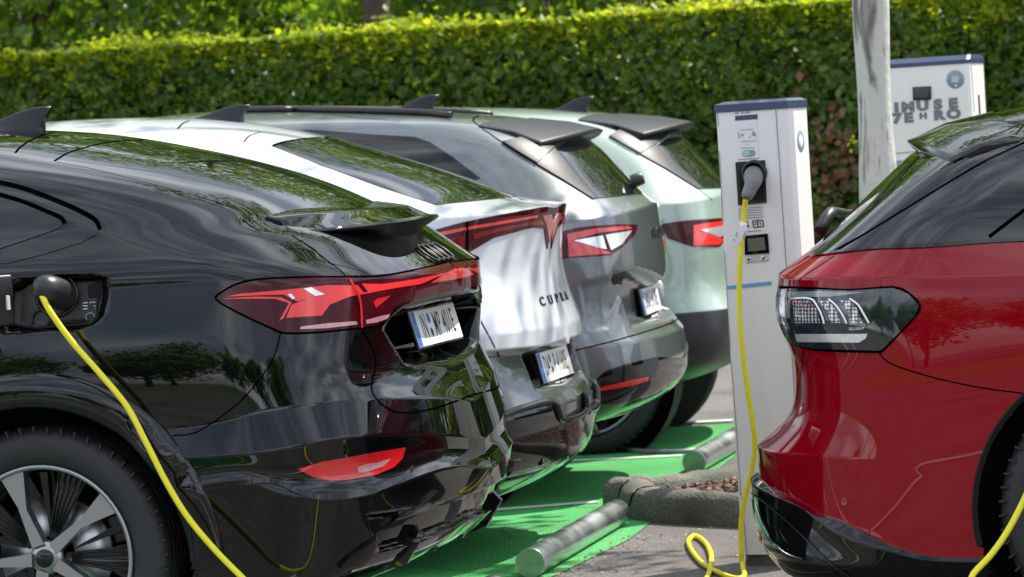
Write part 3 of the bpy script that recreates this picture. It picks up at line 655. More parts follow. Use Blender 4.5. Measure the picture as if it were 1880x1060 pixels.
# bank of trees beyond the verge
# ------------------------------------------------------------------ black fastback (nearest on the left)
def car_root(name, h, label, group='cars parked at the charging bays'):
    return tag(empty(name, (h.X0, h.Y0, 0), h.yaw), label, 'car', group)
def wheels_of(h, root, aw, wb, b_face, R, rim_r, style, holes_r):
    hs = []
    for a in (aw, aw-wb):
        hs.append((a, R, holes_r))
        for sg in (1, -1):
            make_wheel(root, (h.flip*a, -sg*b_face, R), R, rim_r, -sg, style)
        for sg in (1, -1):
            mb = MB(); T = Matrix.Translation((h.flip*a, -sg*(b_face-.32), R)) @ Matrix.Rotation(-math.pi/2*(-sg), 4, 'X')
            mb.lathe([(.0, 0), (holes_r*1.03, 0), (holes_r*1.03, .30)], 40, T)
            mb.build('wheel_arch_liner', M['void'], root)
    return hs

def build_black():
    rows = [
        dict(w=.86, A=-.42, bow=.22, r=.2, t=.06, z=[(-4.7, .20), (-.8, .17), ('c', .17), ('m', .20)]),
        dict(w=.925, A=-.09, bow=.24, r=.22, t=.08, z=[(-4.7, .30), (-.75, .28), (-.4, .25), ('c', .27), ('h', .33), ('m', .36)]),
        dict(w=.95, A=-.035, bow=.22, r=.24, t=.09, z=[(-4.7, .45), (-.75, .45), ('c', .42), ('m', .475)]),
        dict(w=0.988, A=-.012, bow=.22, r=.25, t=.10, z=[(-4.7, .57), (-.75, .575), (-.52, .598), (-.34, .532), ('c', .52), ('h', .56), ('m', .515)], crease=True),
        dict(w=0.970, A=-.030, bow=.22, r=.25, t=.10, z=[(-4.7, .60), (-.75, .60), (-.52, .622), (-.34, .56), ('c', .545), ('h', .585), ('m', .54)]),
        dict(w=0.998, A=-.034, bow=.22, r=.25, t=.10, z=[(-4.7, .68), (-.7, .665), (-.4, .672), ('c', .70), ('m', .61)], crease=True),
        dict(w=.974, A=-.060, bow=.22, r=.26, t=.11, z=[(-4.7, .78), (-.75, .752), (-.15, .795), ('c', .80), ('m', .73)], crease=True),
        dict(w=0.983, A=-.115, bow=.17, r=.27, t=.13, z=[(-4.7, .86), (-.8, .84), ('c', .86), ('m', .80)]),
        dict(w=0.980, A=-.118, bow=.165, r=.28, t=.135, z=[(-4.7, .96), (-.8, .94), ('c', .94), ('m', .93)]),
        dict(w=0.970, A=-.095, bow=.20, r=.28, t=.135, z=[(-4.7, 1.0), (-.65, 1.03), (-.4, 1.01), ('c', 1.01), ('m', 1.045)]),
        dict(w=0.950, A=-.090, bow=.21, r=.28, t=.135, z=[(-4.7, 1.02), (-1.25, 1.165), (-.55, 1.168), ('c', 1.158), ('h', 1.145), ('m', 1.135)], crease=True),
        dict(w=0.954, A=-.120, bow=.21, r=.28, t=.14, z=[(-4.7, 1.04), (-1.25, 1.20), (-.55, 1.200), ('c', 1.182), ('h', 1.17), ('m', 1.158)]),
        dict(w=0.936, A=-.165, bow=.22, r=.30, t=.15, z=[(-4.7, 1.06), (-1.25, 1.235), (-.55, 1.235), ('c', 1.215), ('m', 1.195)]),
        dict(w=.900, A=-.255, bow=.23, r=.34, t=.16, z=[(-4.7, 1.10), (-1.25, 1.285), (-.6, 1.285), ('m', 1.262)]),
        dict(w=.862, A=-.36, bow=.24, r=.36, t=.15, F=1.2, z=[(-3.6, 1.20), (-1.25, 1.335), ('m', 1.328)]),
        dict(w=.822, A=-.49, bow=.24, r=.38, t=.14, F=1.55, z=[(-3.2, 1.36), (-1.25, 1.40), ('m', 1.400)]),
        dict(w=.752, A=-.735, bow=.24, r=.40, t=.10, F=1.8, z=[(-3.0, 1.49), (-1.25, 1.497), ('m', 1.497)]),
        dict(w=.690, A=-.98, bow=.24, r=.42, t=.06, F=2.0, z=[(-2.9, 1.56), ('m', 1.567)]),
        dict(w=.615, A=-1.19, bow=.24, r=.40, t=.02, F=2.2, z=[(-2.7, 1.612), ('m', 1.615)]),
        dict(w=.50, A=-1.40, bow=.24, r=.34, t=.0, F=2.35, z=[(-2.7, 1.644), ('m', 1.644)]),
        dict(w=.34, A=-1.62, bow=.22, r=.25, t=.0, F=2.5, z=[(-2.5, 1.660), ('m', 1.660)]),
        dict(w=.16, A=-1.85, bow=.15, r=.12, t=.0, F=2.6, z=[(-2.5, 1.667), ('m', 1.667)]),
        dict(w=.0, A=-2.0, F=2.7, z=[(-2.5, 1.669)]),
    ]
    h = Hull(-2.12, 11.57, 4.77, rows, 1, fine=1.15, yaw=-4)
    root = car_root('parked_car', h, 'glossy black fastback car nearest the camera, yellow cable in its open charge port')
    bp = M['black_paint']
    # --- shape: number plate bay, bumper blade, charge port well
    bay = h.path([(703, 602), (718, 582), (742, 563), ('uv', NU-1, h.loc((.0, 1.06), 'rear')[1]), ('uv', NU-1, h.loc((.0, .845), 'rear')[1]), (765, 674), (742, 668)])
    bay = [p for p in bay]
    h.press(bay, 0.095, 0.040, (-1, 0, 0))
    h.press(h.path([(.70, .345), (.45, .345), ('uv', NU-1, h.loc((0, .36), 'rear')[1]), ('uv', NU-1, h.loc((0, .455), 'rear')[1]), (.45, .455), (.80, .47)], 'rear'), 0.03, 0.02, (-1, 0, 0))
    far = Hull.__new__(Hull); far.__dict__.update(h.__dict__); far.G = h.G.copy()
    h.press(h.path([(6, 532), (40, 512), (110, 506), (175, 503), (192, 510), (192, 540), (186, 580), (172, 596), (140, 604), (40, 612), (4, 606)]), 0.045, 0.016)
    h.done(); far.done()
    wa = -1.15; R = .385
    holes = wheels_of(h, root, wa, 2.89, .935, R, .277, 'fan', .455)
    h.skin(root, [('bumper', 0, 7, bp), ('body', 7, 14, bp), ('roof', 14, 22, bp)], holes, far); h.floor(root, M['void'])
    # arch flares follow the wheel openings
    for a in (wa, wa-2.89):
        h.flare('wheel_arch', M['gloss_black'], root, a, R, .448, .552, -.05)
    # shut lines
    tail_edge = [(535, 432), (570, 455), (600, 478), (633, 505), (645, 540), (655, 575), (664, 603)]
    h.strip('shut_line', M['seam'], root, h.path(tail_edge, closed=False), .0045, mirror=True)
    h.strip('shut_line', M['seam'], root, h.path([(515, 612), (505, 650), (488, 682), (440, 738), (380, 783), (350, 797), (318, 800)], closed=False), .004, mirror=True)
    h.strip('shut_line', M['seam'], root, h.path([(664, 603), (690, 660), (682, 712), (700, 742), (735, 758), (790, 752), (850, 732), (880, 718)], closed=False), .006, mirror=True)
    h.strip('shut_line', M['seam'], root, h.path([(0, 640), (4, 655)], closed=False), .003)
    h.strip('shut_line', M['seam'], root, h.path([(28, 281), (38, 270), (60, 256), (90, 245), (130, 239), (175, 237)], closed=False), .0075, mirror=True)
    h.strip('shut_line', M['seam'], root, h.path([(100, 296), (125, 281), (160, 270), (195, 262), (235, 258), (275, 259)], closed=False), .0075, mirror=True)
    # bumper highlight blade and lower creases
    h.strip('trim_strip', M['gloss_black'], root, h.path([(345, 905), (400, 893), (480, 883), (515, 888), (560, 908), (600, 914), (650, 910), (700, 896), (740, 876), (758, 858)], closed=False), .016, .004, mirror=True)
    h.patch('bumper_insert', M['gloss_black'], root, h.path([(620, 1040), (640, 1020), (690, 985), (760, 935), (800, 900), (790, 925), (730, 978), (660, 1035)]), .012, .02, mirror=True)
    h.patch('reflector', M['lens_red'], root, h.path([(547, 861), (590, 848), (650, 838), (743, 822), (737, 842), (722, 858), (690, 872), (640, 881), (605, 883), (575, 876)]), .004, .01, mirror='split')
    h.patch('reflector_light', M['lens_rose'], root, h.path([(654, 858), (670, 852), (690, 850), (715, 842), (703, 856), (680, 864), (657, 868)]), .0055, .004, mirror='split')
    for q in ((460, 961), (680, 925)):
        c = h.loc(q); mb = MB(); p = h.at(c, .001); n = Vector(h.norm(c)); T = Matrix.Translation(p*np.array([1, -1, 1])) @ Vector((n.x, -n.y, n.z)).to_track_quat('Z', 'Y').to_matrix().to_4x4()
        mb.lathe([(.0105, .0), (.0085, .0008), (.006, 0), (.0005, 0)], 20, T); mb.build('parking_sensor', M['gloss_black'], root)
    # side window with surround
    h.patch('window_frame', M['gloss_black'], root, h.path([(-10, 336), (40, 348), (100, 370), (150, 392), (176, 408), (182, 420), (176, 432), (150, 446), (80, 468), (15, 484), (-200, 500), (-260, 330)]), .002, .004, mirror='split')
    h.patch('side_window', M['glass'], root, h.path([(-10, 356), (40, 372), (85, 390), (112, 402), (118, 410), (110, 420), (60, 438), (0, 458), (-190, 475), (-250, 350)]), .0045, .004, mirror='split')
    for w_ in ([(-12, 334), (40, 346), (100, 368), (150, 390), (176, 406), (183, 420)], [(-12, 356), (40, 371), (85, 389), (112, 401), (119, 411)]): h.strip('window_seal', M['seam'], root, h.path(w_, closed=False), .013, .0062, mirror=True)
    # backlight glass
    h.patch('rear_window', M['glass'], root, h.path([(104, 298), (128, 283), (163, 272), (198, 264), (238, 260), (275, 261), ('uv', NU-1, h.loc((275, 261))[1]), ('uv', NU-1, h.loc((-.47, .0), 'top')[1]), (640, 404), (560, 416), (480, 398), (380, 366), (250, 330), (160, 308)]), .0008, .003, mirror=True)
    # tail lamps: lens, light guide, clear strip
    h.patch('tail_light', M['lens_dark'], root, h.path([(398, 549), (410, 536), (440, 521), (480, 514), (560, 511), (640, 510), (700, 508), (760, 498), (820, 484), (846, 474), ('uv', NU-1, h.loc((0, 1.135), 'rear')[1]), ('uv', NU-1, h.loc((0, 1.068), 'rear')[1]), (830, 533), (775, 547), (740, 556), (725, 565), (708, 588), (690, 598), (640, 604), (580, 610), (524, 611), (500, 603), (440, 575)]), .003, .012, mirror=True)
    h.strip('lamp_seal', M['seam'], root, h.path([(725, 565), (708, 588), (690, 599), (640, 605), (580, 611), (524, 612), (500, 604), (440, 576), (397, 550), (410, 535), (440, 520), (480, 513), (560, 510), (640, 509), (700, 507), (760, 497), (820, 483), (846, 473)], closed=False), .006, .0036, mirror=True)
    for pts in ([(545, 556), (575, 545), (600, 540), (690, 536), (640, 545), (604, 560), (590, 580), (525, 584), (535, 560)],
                [(440, 540), (520, 533), (600, 524), (655, 524), (665, 537), (590, 542), (545, 554), (520, 541), (415, 545)],
                [(662, 521), (700, 522), (760, 513), (800, 505), (820, 500), (770, 522), (720, 530), (675, 538)],
                [(405, 549), (470, 545), (515, 546), (535, 556), (520, 585), (512, 590), (530, 557), (505, 549)]):
        h.patch('light_guide', M['lens_bright'], root, h.path(pts), .0045, .003, mirror='split')
    h.patch('light_guide', M['lens_red'], root, h.path([(690, 549), (715, 543), (705, 552), (688, 566), (684, 556)]), .0045, .003, mirror='split')
    h.patch('light_guide', M['lens_red'], root, h.path([(820, 500), (848, 490), ('uv', NU-1, h.loc((0, 1.128), 'rear')[1]), ('uv', NU-1, h.loc((0, 1.10), 'rear')[1]), (840, 512), (790, 520)]), .0045, .003, mirror=True)
    h.patch('clear_strip', M['lens_rose'], root, h.path([(552, 600), (600, 594), (652, 590), (655, 596), (600, 603), (550, 605)]), .0045, .003, mirror='split')
    h.patch('clear_strip', M['lens_rose'], root, h.path([(670, 588), (700, 580), (714, 577), (710, 585), (690, 592), (671, 595)]), .0045, .003, mirror='split')
    h.patch('clear_strip', M['lens_clear'], root, h.path([(557, 531), (570, 528), (595, 541), (578, 544)]), .0056, .002, mirror='split')
    h.patch('clear_strip', M['lens_clear'], root, h.path([(528, 541), (534, 540), (541, 548), (536, 550)]), .0056, .002, mirror='split')
    h.strip('lamp_divider', M['lens_red'], root, h.path([(640, 513), (655, 540), (660, 560), (662, 602)], closed=False), .009, .0062, mirror=True)
    # ducktail spoiler
    up_, dn_ = [], []; bs = np.linspace(-.60, .60, 45)
    for b in bs:
        q = abs(b)/.60; lip = -.172-.25*q**2.2; zl = 1.312-.016*q; up = .22*(1-.62*q**3); dn = .07*(1-.75*q**3)
        r1 = h.at(h.loc((lip-up, abs(b)), 'top'), .004); r2 = h.at(h.loc((lip-.03-dn*.5, abs(b)), 'top'), -.006); mz = zl-.012*(1-q)-.004
        up_.append([(r1[0]-.02, -b, r1[2]-.01), (r1[0], -b, r1[2]+.002), (lip-up*.45, -b, max(mz, r1[2]+.3*(zl-r1[2]))), (lip-.02, -b, zl-.002), (lip, -b, zl), (lip+.004, -b, zl-.008)])
        dn_.append([(lip+.004, -b, zl-.008), (lip-.004, -b, zl-.014), (lip-.045, -b, zl-.042*(1-.5*q)), (r2[0], -b, r2[2])])
    for nm, pr, mt in (('spoiler', up_, M['gloss_black']), ('spoiler_underside', dn_, M['soft_black'])):
        n = len(pr[0]); mb = MB(); mb.add([p for q in pr for p in q], [[i*n+k, (i+1)*n+k, (i+1)*n+k+1, i*n+k+1] for i in range(len(bs)-1) for k in range(n-1)], True)
        if nm == 'spoiler': mb.add(pr[0]+dn_[0][1:], [list(range(9))]); mb.add(pr[-1]+dn_[-1][1:], [list(range(9))[::-1]])
        mb.build(nm, mt, root)
    # diffuser fins
    for b in (.48, .17, -.17, -.48):
        mb = MB(); mb.prism([(-.50, .19), (-.17, .285), (-.115, .37), (-.16, .42), (-.5, .30)], -.012, .012, Matrix.Translation((0, -b, 0)) @ Matrix.Rotation(math.pi/2, 4, 'X')); mb.build('diffuser_fin', M['gloss_black'], root)
    # rings emblem on the deck
    mb = MB()
    uv = np.array([NU-1.0, h.loc((790, 466))[1]]); p = h.at(uv, .006); nn = h.norm(uv); nn[1] = 0; nn /= np.linalg.norm(nn); sl = np.array([-nn[2], 0, nn[0]])
    for k in range(4):
        pts = [p*[1, 0, 1]+np.array([0, -(.084-.056*k)+.040*math.cos(t), 0])+sl*.040*math.sin(t) for t in np.linspace(0, 2*math.pi, 37)]
        mb.tube(pts, .0042, 8, False)
    mb.build('rings_emblem', M['satin_black'], root)
    antenna(h, root, -1.42, .32, .082, .085, M['anthracite'])
    plate(h, root, 'IN', 'MP 401E', .968, -.168, lean=.24)
    return h, root

def antenna(h, root, a, ln, ht, wd, mt, sharp=True):
    """shark fin: ridge climbing rearwards, cut off at its tail"""
    uv = h.loc((a-.02, .001), 'top'); z = h.at(uv)[2]-.008; zf = h.at(h.loc((a-ln, .001), 'top'))[2]-.008; k = h.flip
    mb = MB(); secs = []
    for t in np.linspace(0, 1, 14):
        x = a-ln+ln*t; zb = zf+(z-zf)*t; hh = ht*(0.10+.90*(sstep((t-.15)/.8)**1.15)); hw = wd*.5*(.35+.65*math.sin(math.pi*min(1, .18+t*.62)))
        xs = .035*t**3
        secs.append([(k*x, -hw, zb), (k*(x), -hw*.72, zb+hh*.25), (k*(x+xs*.3), -hw*.30, zb+hh*.55), (k*(x+xs), -hw*.13, zb+hh*.92), (k*(x+xs), 0, zb+hh), (k*(x+xs), hw*.13, zb+hh*.92), (k*(x+xs*.3), hw*.30, zb+hh*.55), (k*x, hw*.72, zb+hh*.25), (k*x, hw, zb)])
    n = 9; V = [p for q in secs for p in q]
    mb.add(V, [[i*n+j, (i+1)*n+j, (i+1)*n+j+1, i*n+j+1] for i in range(13) for j in range(n-1)], True); mb.add(secs[-1], [list(range(n))]); mb.add(secs[0], [list(range(n))])
    mb.build('roof_antenna', mt, root)

M['sticker_white'] = mat('white frame print', (.62, .62, .62), .5)
def plate(h, root, t1, t2, zc, ac, lean=.1, frame_text=False, wv=.52, hv=.112, seal=True):
    """number plate on the tail centreline; lean = top tipped towards the nose (rad)"""
    k = h.flip
    ex = Vector((0, k*1.0, 0)); ez = Vector((-k*math.sin(lean), 0, math.cos(lean))); en = ex.cross(ez)
    c = Vector((k*ac, 0, zc)); R = Matrix((ex, ez, en)).transposed()
    T = Matrix.Translation(c) @ R.to_4x4()
    pr = MB(); hf = hv/2+(.018 if frame_text else .006)
    pr.box(c-ez*(.012 if frame_text else 0)-en*.006, (wv/2+.006, hf, .006), R, .003); fr = pr.build('licence_plate', M['gloss_black'], root)
    MB().box(c+en*.0015, (wv/2, hv/2, .0012), R, .0008).build('plate_face', M['plate'], fr)
    MB().box(c+en*.003-ex*(wv/2-.021), (.020, hv/2-.002, .0006), R).build('country_band', M['plate_blue'], fr)
    mb = MB()
    def put(txt, x, size, sq, bold=.012):
        V, F = text_geo(txt, size, sq, bold*size, 1.14); mb.add([T @ Vector((a+x, b, .0036)) for a, b in V], F)
    put(t1, -.145, .108, .55, .004); mb.build('plate_letters', M['ink'], fr); mb = MB(); put(t2, .085, .108, .55, .004); mb.build('plate_number', M['ink'], fr)
    mb = MB(); put('D', -(wv/2-.021), .036, .9); mb.build('country_letter', M['plate'], fr)
    if seal:
        mb = MB(); mb.lathe([(.0005, .0034), (.014, .0034)], 16, T @ Matrix.Translation((-.076, -.018, 0))); mb.build('plate_seal', M['anthracite'], fr)
        mb = MB(); mb.lathe([(.0005, .0034), (.0175, .0034)], 16, T @ Matrix.Translation((-.076, .026, 0))); mb.build('plate_seal', M['plate_blue'], fr)
    if frame_text:
        for x0, x1 in ((-.085, -.005), (.015, .115)): MB().box(c-ez*(hv/2+.0145)+en*.0008+ex*((x0+x1)/2), ((x1-x0)/2, .0042, .0008), R).build('frame_print', M['sticker_white'], fr)
    return fr
black, black_root = build_black()
# ------------------------------------------------------------------ silver white coupe (second in the row)
def build_white():
    ry = NU-1
    rows = [
        dict(w=.85, A=-.42, bow=.2, r=.2, t=.06, z=[(-4.6, .20), ('c', .18), ('m', .21)]),
        dict(w=.90, A=-.20, bow=.2, r=.22, t=.07, z=[(-4.6, .28), ('c', .235), ('m', .25)]),
        dict(w=.92, A=-.065, bow=.2, r=.22, t=.08, z=[(-4.6, .38), ('c', .33), ('m', .355)]),
        dict(w=.925, A=-.030, bow=.2, r=.24, t=.08, z=[(-4.6, .46), ('c', .42), ('m', .45)]),
        dict(w=.925, A=-.028, bow=.2, r=.24, t=.09, z=[(-4.6, .60), ('c', .545), ('m', .555)], crease=True),
        dict(w=.922, A=-.090, bow=.18, r=.24, t=.10, z=[(-4.6, .70), ('c', .65), ('m', .66)]),
        dict(w=.922, A=-.105, bow=.18, r=.25, t=.11, z=[(-4.6, .74), (-.45, .765), ('c', .765), ('m', .735)], crease=True),
        dict(w=.924, A=-.068, bow=.18, r=.25, t=.11, z=[(-4.6, .76), (-.45, .785), ('c', .785), ('m', .755)], crease=True),
        dict(w=.928, A=-.070, bow=.18, r=.26, t=.115, z=[(-4.6, .82), ('c', .84), ('m', .825)], crease=True),
        dict(w=.930, A=-.100, bow=.18, r=.27, t=.12, z=[(-4.6, .92), ('c', .925), ('m', .92)]),
        dict(w=.920, A=-.130, bow=.18, r=.28, t=.125, z=[(-4.6, .98), ('c', 1.03), ('m', 1.04)]),
        dict(w=.905, A=-.125, bow=.19, r=.28, t=.13, z=[(-4.6, 1.0), ('c', 1.12), ('m', 1.12)]),
        dict(w=.890, A=-.100, bow=.20, r=.28, t=.135, z=[(-4.6, 1.02), (-.9, 1.16), ('c', 1.215), ('m', 1.22)]),
        dict(w=.872, A=-.085, bow=.21, r=.28, t=.14, z=[(-4.6, 1.04), (-.9, 1.21), ('c', 1.262), ('m', 1.278)], crease=True),
        dict(w=.855, A=-.16, bow=.22, r=.30, t=.14, z=[(-4.6, 1.06), (-.9, 1.25), ('c', 1.283), ('m', 1.290)]),
        dict(w=.830, A=-.27, bow=.22, r=.32, t=.13, F=1.2, z=[(-3.4, 1.2), (-.9, 1.31), ('m', 1.305)]),
        dict(w=.790, A=-.38, bow=.22, r=.34, t=.12, F=1.5, z=[(-3.0, 1.34), ('m', 1.36)]),
        dict(w=.735, A=-.58, bow=.22, r=.36, t=.09, F=1.7, z=[(-3.0, 1.43), ('m', 1.443)]),
        dict(w=.680, A=-.79, bow=.22, r=.36, t=.06, F=1.9, z=[(-2.9, 1.51), ('m', 1.515)]),
        dict(w=.640, A=-.92, bow=.22, r=.36, t=.04, F=2.0, z=[(-2.8, 1.56), ('m', 1.562)]),
        dict(w=.575, A=-1.09, bow=.22, r=.34, t=.02, F=2.15, z=[(-2.7, 1.61), ('m', 1.613)]),
        dict(w=.48, A=-1.26, bow=.22, r=.30, t=.0, F=2.3, z=[(-2.5, 1.65), ('m', 1.651)]),
        dict(w=.33, A=-1.52, bow=.20, r=.22, t=.0, F=2.4, z=[(-2.4, 1.683), ('m', 1.685)]),
        dict(w=.16, A=-1.80, bow=.12, r=.10, t=.0, F=2.5, z=[(-2.3, 1.700), ('m', 1.701)]),
        dict(w=.0, A=-1.95, F=2.6, z=[(-2.3, 1.703)])]
    h = Hull(-2.20, 14.0, 4.64, rows, 1, fine=.9, yaw=-3)
    root = car_root('parked_car', h, 'silver white coupe with dark grey bumper standing between the black and the grey car')
    wp, gp = M['white_paint'], M['dark_grey_paint']
    h.press(h.path([(956, 652), (985, 640), (1040, 622), ('uv', ry, h.loc((0, .745), 'rear')[1]), ('uv', ry, h.loc((0, .60), 'rear')[1]), (984, 716)]), .085, .03, (-1, 0, 0))
    h.done()
    holes = wheels_of(h, root, -.93, 2.77, .90, .36, .265, 'fan', .42)
    h.skin(root, [('bumper', 0, 6, gp), ('tailgate', 6, 15, wp), ('roof', 15, 24, wp)], holes); h.floor(root, M['void'])
    h.patch('rear_window', M['glass'], root, h.path([(500, 269), (520, 263), (575, 256), (640, 253), ('uv', ry, h.loc((-.93, 0), 'top')[1]), ('uv', ry, h.loc((-.30, 0), 'top')[1]), (930, 364), (800, 377), (700, 345), (600, 308)]), .002, .003, mirror=True)
    h.patch('roof_glass', M['glass'], root, h.path([(95, 220), (200, 210), (330, 208), ('uv', ry, h.loc((-1.62, 0), 'top')[1]), ('uv', ry, h.loc((-2.9, 0), 'top')[1]), (60, 226)]), .002, .003, mirror=True) if False else None
    h.strip('shut_line', M['seam'], root, h.path([(500, 269), (525, 261), (580, 254), (645, 252)], closed=False), .012, .003, mirror=True)
    h.strip('shut_line', M['seam'], root, h.path([(447, 262), (458, 250), (478, 243)], closed=False), .006, mirror=True)
    h.strip('shut_line', M['seam'], root, h.path([(326, 237), (336, 227), (348, 222)], closed=False), .007, mirror=True)
    h.strip('shut_line', M['seam'], root, h.path([(855, 540), (880, 585), (900, 622), (917, 655)], closed=False), .006, mirror=True)
    # lamp band under the deck lip
    zt, zb = h.loc((0, 1.262), 'rear')[1], h.loc((0, 1.185), 'rear')[1]
    h.patch('tail_light', M['lens_dark'], root, h.path([(700, 470), (785, 426), (850, 408), (930, 392), (1000, 380), ('uv', ry, zt), ('uv', ry, zb), (1010, 416), (1004, 458), (998, 420), (975, 418), (905, 437), (850, 470), (780, 505)]), .004, .012, mirror=True)
    h.patch('light_guide', M['lens_bright'], root, h.path([(780, 433), (850, 418), (920, 406), (985, 395), (985, 399), (920, 411), (850, 424), (780, 440)]), .0058, .003, mirror='split')
    h.patch('light_guide', M['lens_mid'], root, h.path([(780, 450), (852, 432), (850, 462), (790, 490)]), .0056, .003, mirror='split')
    h.patch('light_guide', M['lens_mid'], root, h.path([(866, 430), (930, 416), (990, 404), (1000, 412), (960, 414), (905, 428), (868, 440)]), .0056, .003, mirror='split')
    h.patch('light_guide', M['lens_red'], root, h.path([(994, 396), (1010, 393), (1014, 410), (1006, 446), (1001, 414)]), .0062, .003, mirror='split')
    h.strip('lamp_divider', M['seam'], root, h.path([(857, 408), (856, 468)], closed=False), .008, .0064, mirror=True)
    h.letters('tailgate_lettering', M['anthracite'], root, 'C  U  P  R  A', (.02, .925), .046, 1.85, bold=.0008)
    h.patch('diffuser', M['gloss_black'], root, h.path([(905, 765), (960, 750), (1007, 740), (1018, 752), (1028, 768), (1060, 758), ('uv', ry, h.loc((0, .48), 'rear')[1]), ('uv', ry, h.loc((0, .33), 'rear')[1]), (1040, 835), (990, 862), (925, 880), (905, 850)]), .010, .02, mirror=True)
    h.strip('diffuser_edge', M['gloss_black'], root, h.path([(900, 772), (960, 751), (1006, 741), (1018, 752), (1028, 770), (1066, 757), (1080, 715)], closed=False), .03, .012, mirror=True, tube=True)
    for b in (.42, .14, -.14, -.42):
        mb = MB(); mb.prism([(-.40, .24), (-.10, .345), (-.075, .46), (-.12, .48), (-.40, .40)], -.014, .014, Matrix.Translation((0, -b, 0)) @ Matrix.Rotation(math.pi/2, 4, 'X')); mb.build('diffuser_fin', M['gloss_black'], root)
    side_windows(h, root, [(-2.85, 1.12), (-2.55, 1.36), (-2.2, 1.52), (-1.6, 1.56), (-1.2, 1.50), (-.85, 1.36), (-.75, 1.27), (-1.0, 1.18), (-2.0, 1.13)])
    antenna(h, root, -1.28, .27, .070, .07, M['anthracite'])
    plate(h, root, 'DA', 'P 4160E', .682, -.125, lean=.22, frame_text=True)
    return h, root
def side_windows(h, root, poly):
    h.patch('window_frame', M['gloss_black'], root, h.path(poly, 'side', .05), .003, .004, mirror='split')
    c = np.mean(np.array(poly), 0); inner = [tuple(c+(np.array(p)-c)*[.965, .88]) for p in poly]
    h.patch('side_window', M['glass'], root, h.path(inner, 'side', .05), .0055, .004, mirror='split')

# ------------------------------------------------------------------ the two hatchback estate cars
def suv_rows():
    return [
        dict(w=.86, A=-.42, bow=.16, r=.2, t=.05, z=[(-4.6, .24), (-1.3, .25), ('c', .275), ('m', .285)]),
        dict(w=.91, A=-.12, bow=.16, r=.22, t=.06, z=[(-4.6, .32), (-1.3, .32), ('c', .355), ('m', .37)]),
        dict(w=.93, A=-.010, bow=.16, r=.22, t=.07, z=[(-4.6, .40), ('c', .44), ('m', .455)]),
        dict(w=.94, A=-.005, bow=.16, r=.22, t=.08, z=[(-4.6, .52), ('c', .54), ('m', .56)]),
        dict(w=.94, A=-.020, bow=.16, r=.24, t=.08, z=[(-4.6, .62), ('c', .655), ('m', .655)], crease=True),
        dict(w=.938, A=-.085, bow=.15, r=.24, t=.09, z=[(-4.6, .68), ('c', .715), ('m', .70)]),
        dict(w=.938, A=-.090, bow=.15, r=.24, t=.10, z=[(-4.6, .80), ('c', .82), ('m', .82)]),
        dict(w=.940, A=-.066, bow=.16, r=.25, t=.11, z=[(-4.6, .93), ('c', .94), ('m', .93)]),
        dict(w=.942, A=-.085, bow=.17, r=.26, t=.115, z=[(-4.6, 1.0), ('c', 1.08), ('m', 1.09)]),
        dict(w=.935, A=-.095, bow=.18, r=.26, t=.12, z=[(-4.6, 1.03), (-1.0, 1.14), ('c', 1.175), ('m', 1.215)], crease=True),
        dict(w=.900, A=-.15, bow=.18, r=.28, t=.13, z=[(-4.6, 1.06), (-1.0, 1.20), ('c', 1.225), ('m', 1.245)]),
        dict(w=.865, A=-.20, bow=.18, r=.28, t=.12, z=[(-4.0, 1.10), (-1.0, 1.265), ('c', 1.285), ('m', 1.30)]),
        dict(w=.815, A=-.275, bow=.18, r=.26, t=.11, F=1.5, z=[(-3.0, 1.38), (-1.0, 1.40), ('m', 1.40)]),
        dict(w=.755, A=-.36, bow=.18, r=.24, t=.09, F=1.75, z=[(-2.8, 1.50), (-1.0, 1.50), ('m', 1.49)]),
        dict(w=.700, A=-.44, bow=.20, r=.22, t=.06, F=1.95, z=[(-2.7, 1.585), (-1.0, 1.565), ('m', 1.545)]),
        dict(w=.640, A=-.56, bow=.22, r=.22, t=.03, F=2.1, z=[(-2.6, 1.645), (-1.0, 1.615), ('m', 1.590)]),
        dict(w=.53, A=-.80, bow=.24, r=.22, t=.0, F=2.2, z=[(-2.5, 1.690), (-1.2, 1.655), ('m', 1.632)]),
        dict(w=.36, A=-1.1, bow=.20, r=.16, t=.0, F=2.35, z=[(-2.5, 1.715), (-1.4, 1.685), ('m', 1.668)]),
        dict(w=.16, A=-1.5, bow=.12, r=.1, t=.0, F=2.45, z=[(-2.3, 1.725), ('m', 1.70)]),
        dict(w=.0, A=-1.8, F=2.5, z=[(-2.3, 1.728)])]
def spoiler_blade(h, root, mt, a_root, a_tip, z_tip, wd):
    mb = MB(); bs = np.linspace(-wd, wd, 37); pr = []
    for b in bs:
        q = abs(b)/wd; tip = a_tip-.16*q**2.4; zt = z_tip-.045*q**2; rt = h.at(h.loc((a_root-.10*q*q, abs(b)), 'top'), .006); un = h.at(h.loc((abs(b), 1.47-.03*q), 'rear'), .002)
        m = rt+(np.array([tip, 0, zt])-rt)*.55; pr.append([(rt[0], -b, rt[2]), (m[0], -b, m[2]+.010), (tip-.02, -b, zt+.003), (tip, -b, zt-.006), (tip-.012, -b, zt-.020), (tip-.12, -b, zt-.035), (un[0], -b, un[2])])
    n = 7; V = [p for q in pr for p in q]; mb.add(V, [[i*n+k, (i+1)*n+k, (i+1)*n+k+1, i*n+k+1] for i in range(len(bs)-1) for k in range(n-1)], True)
    mb.add(pr[0], [list(range(n))]); mb.add(pr[-1], [list(range(n))[::-1]]); return mb.build('roof_spoiler', mt, root)
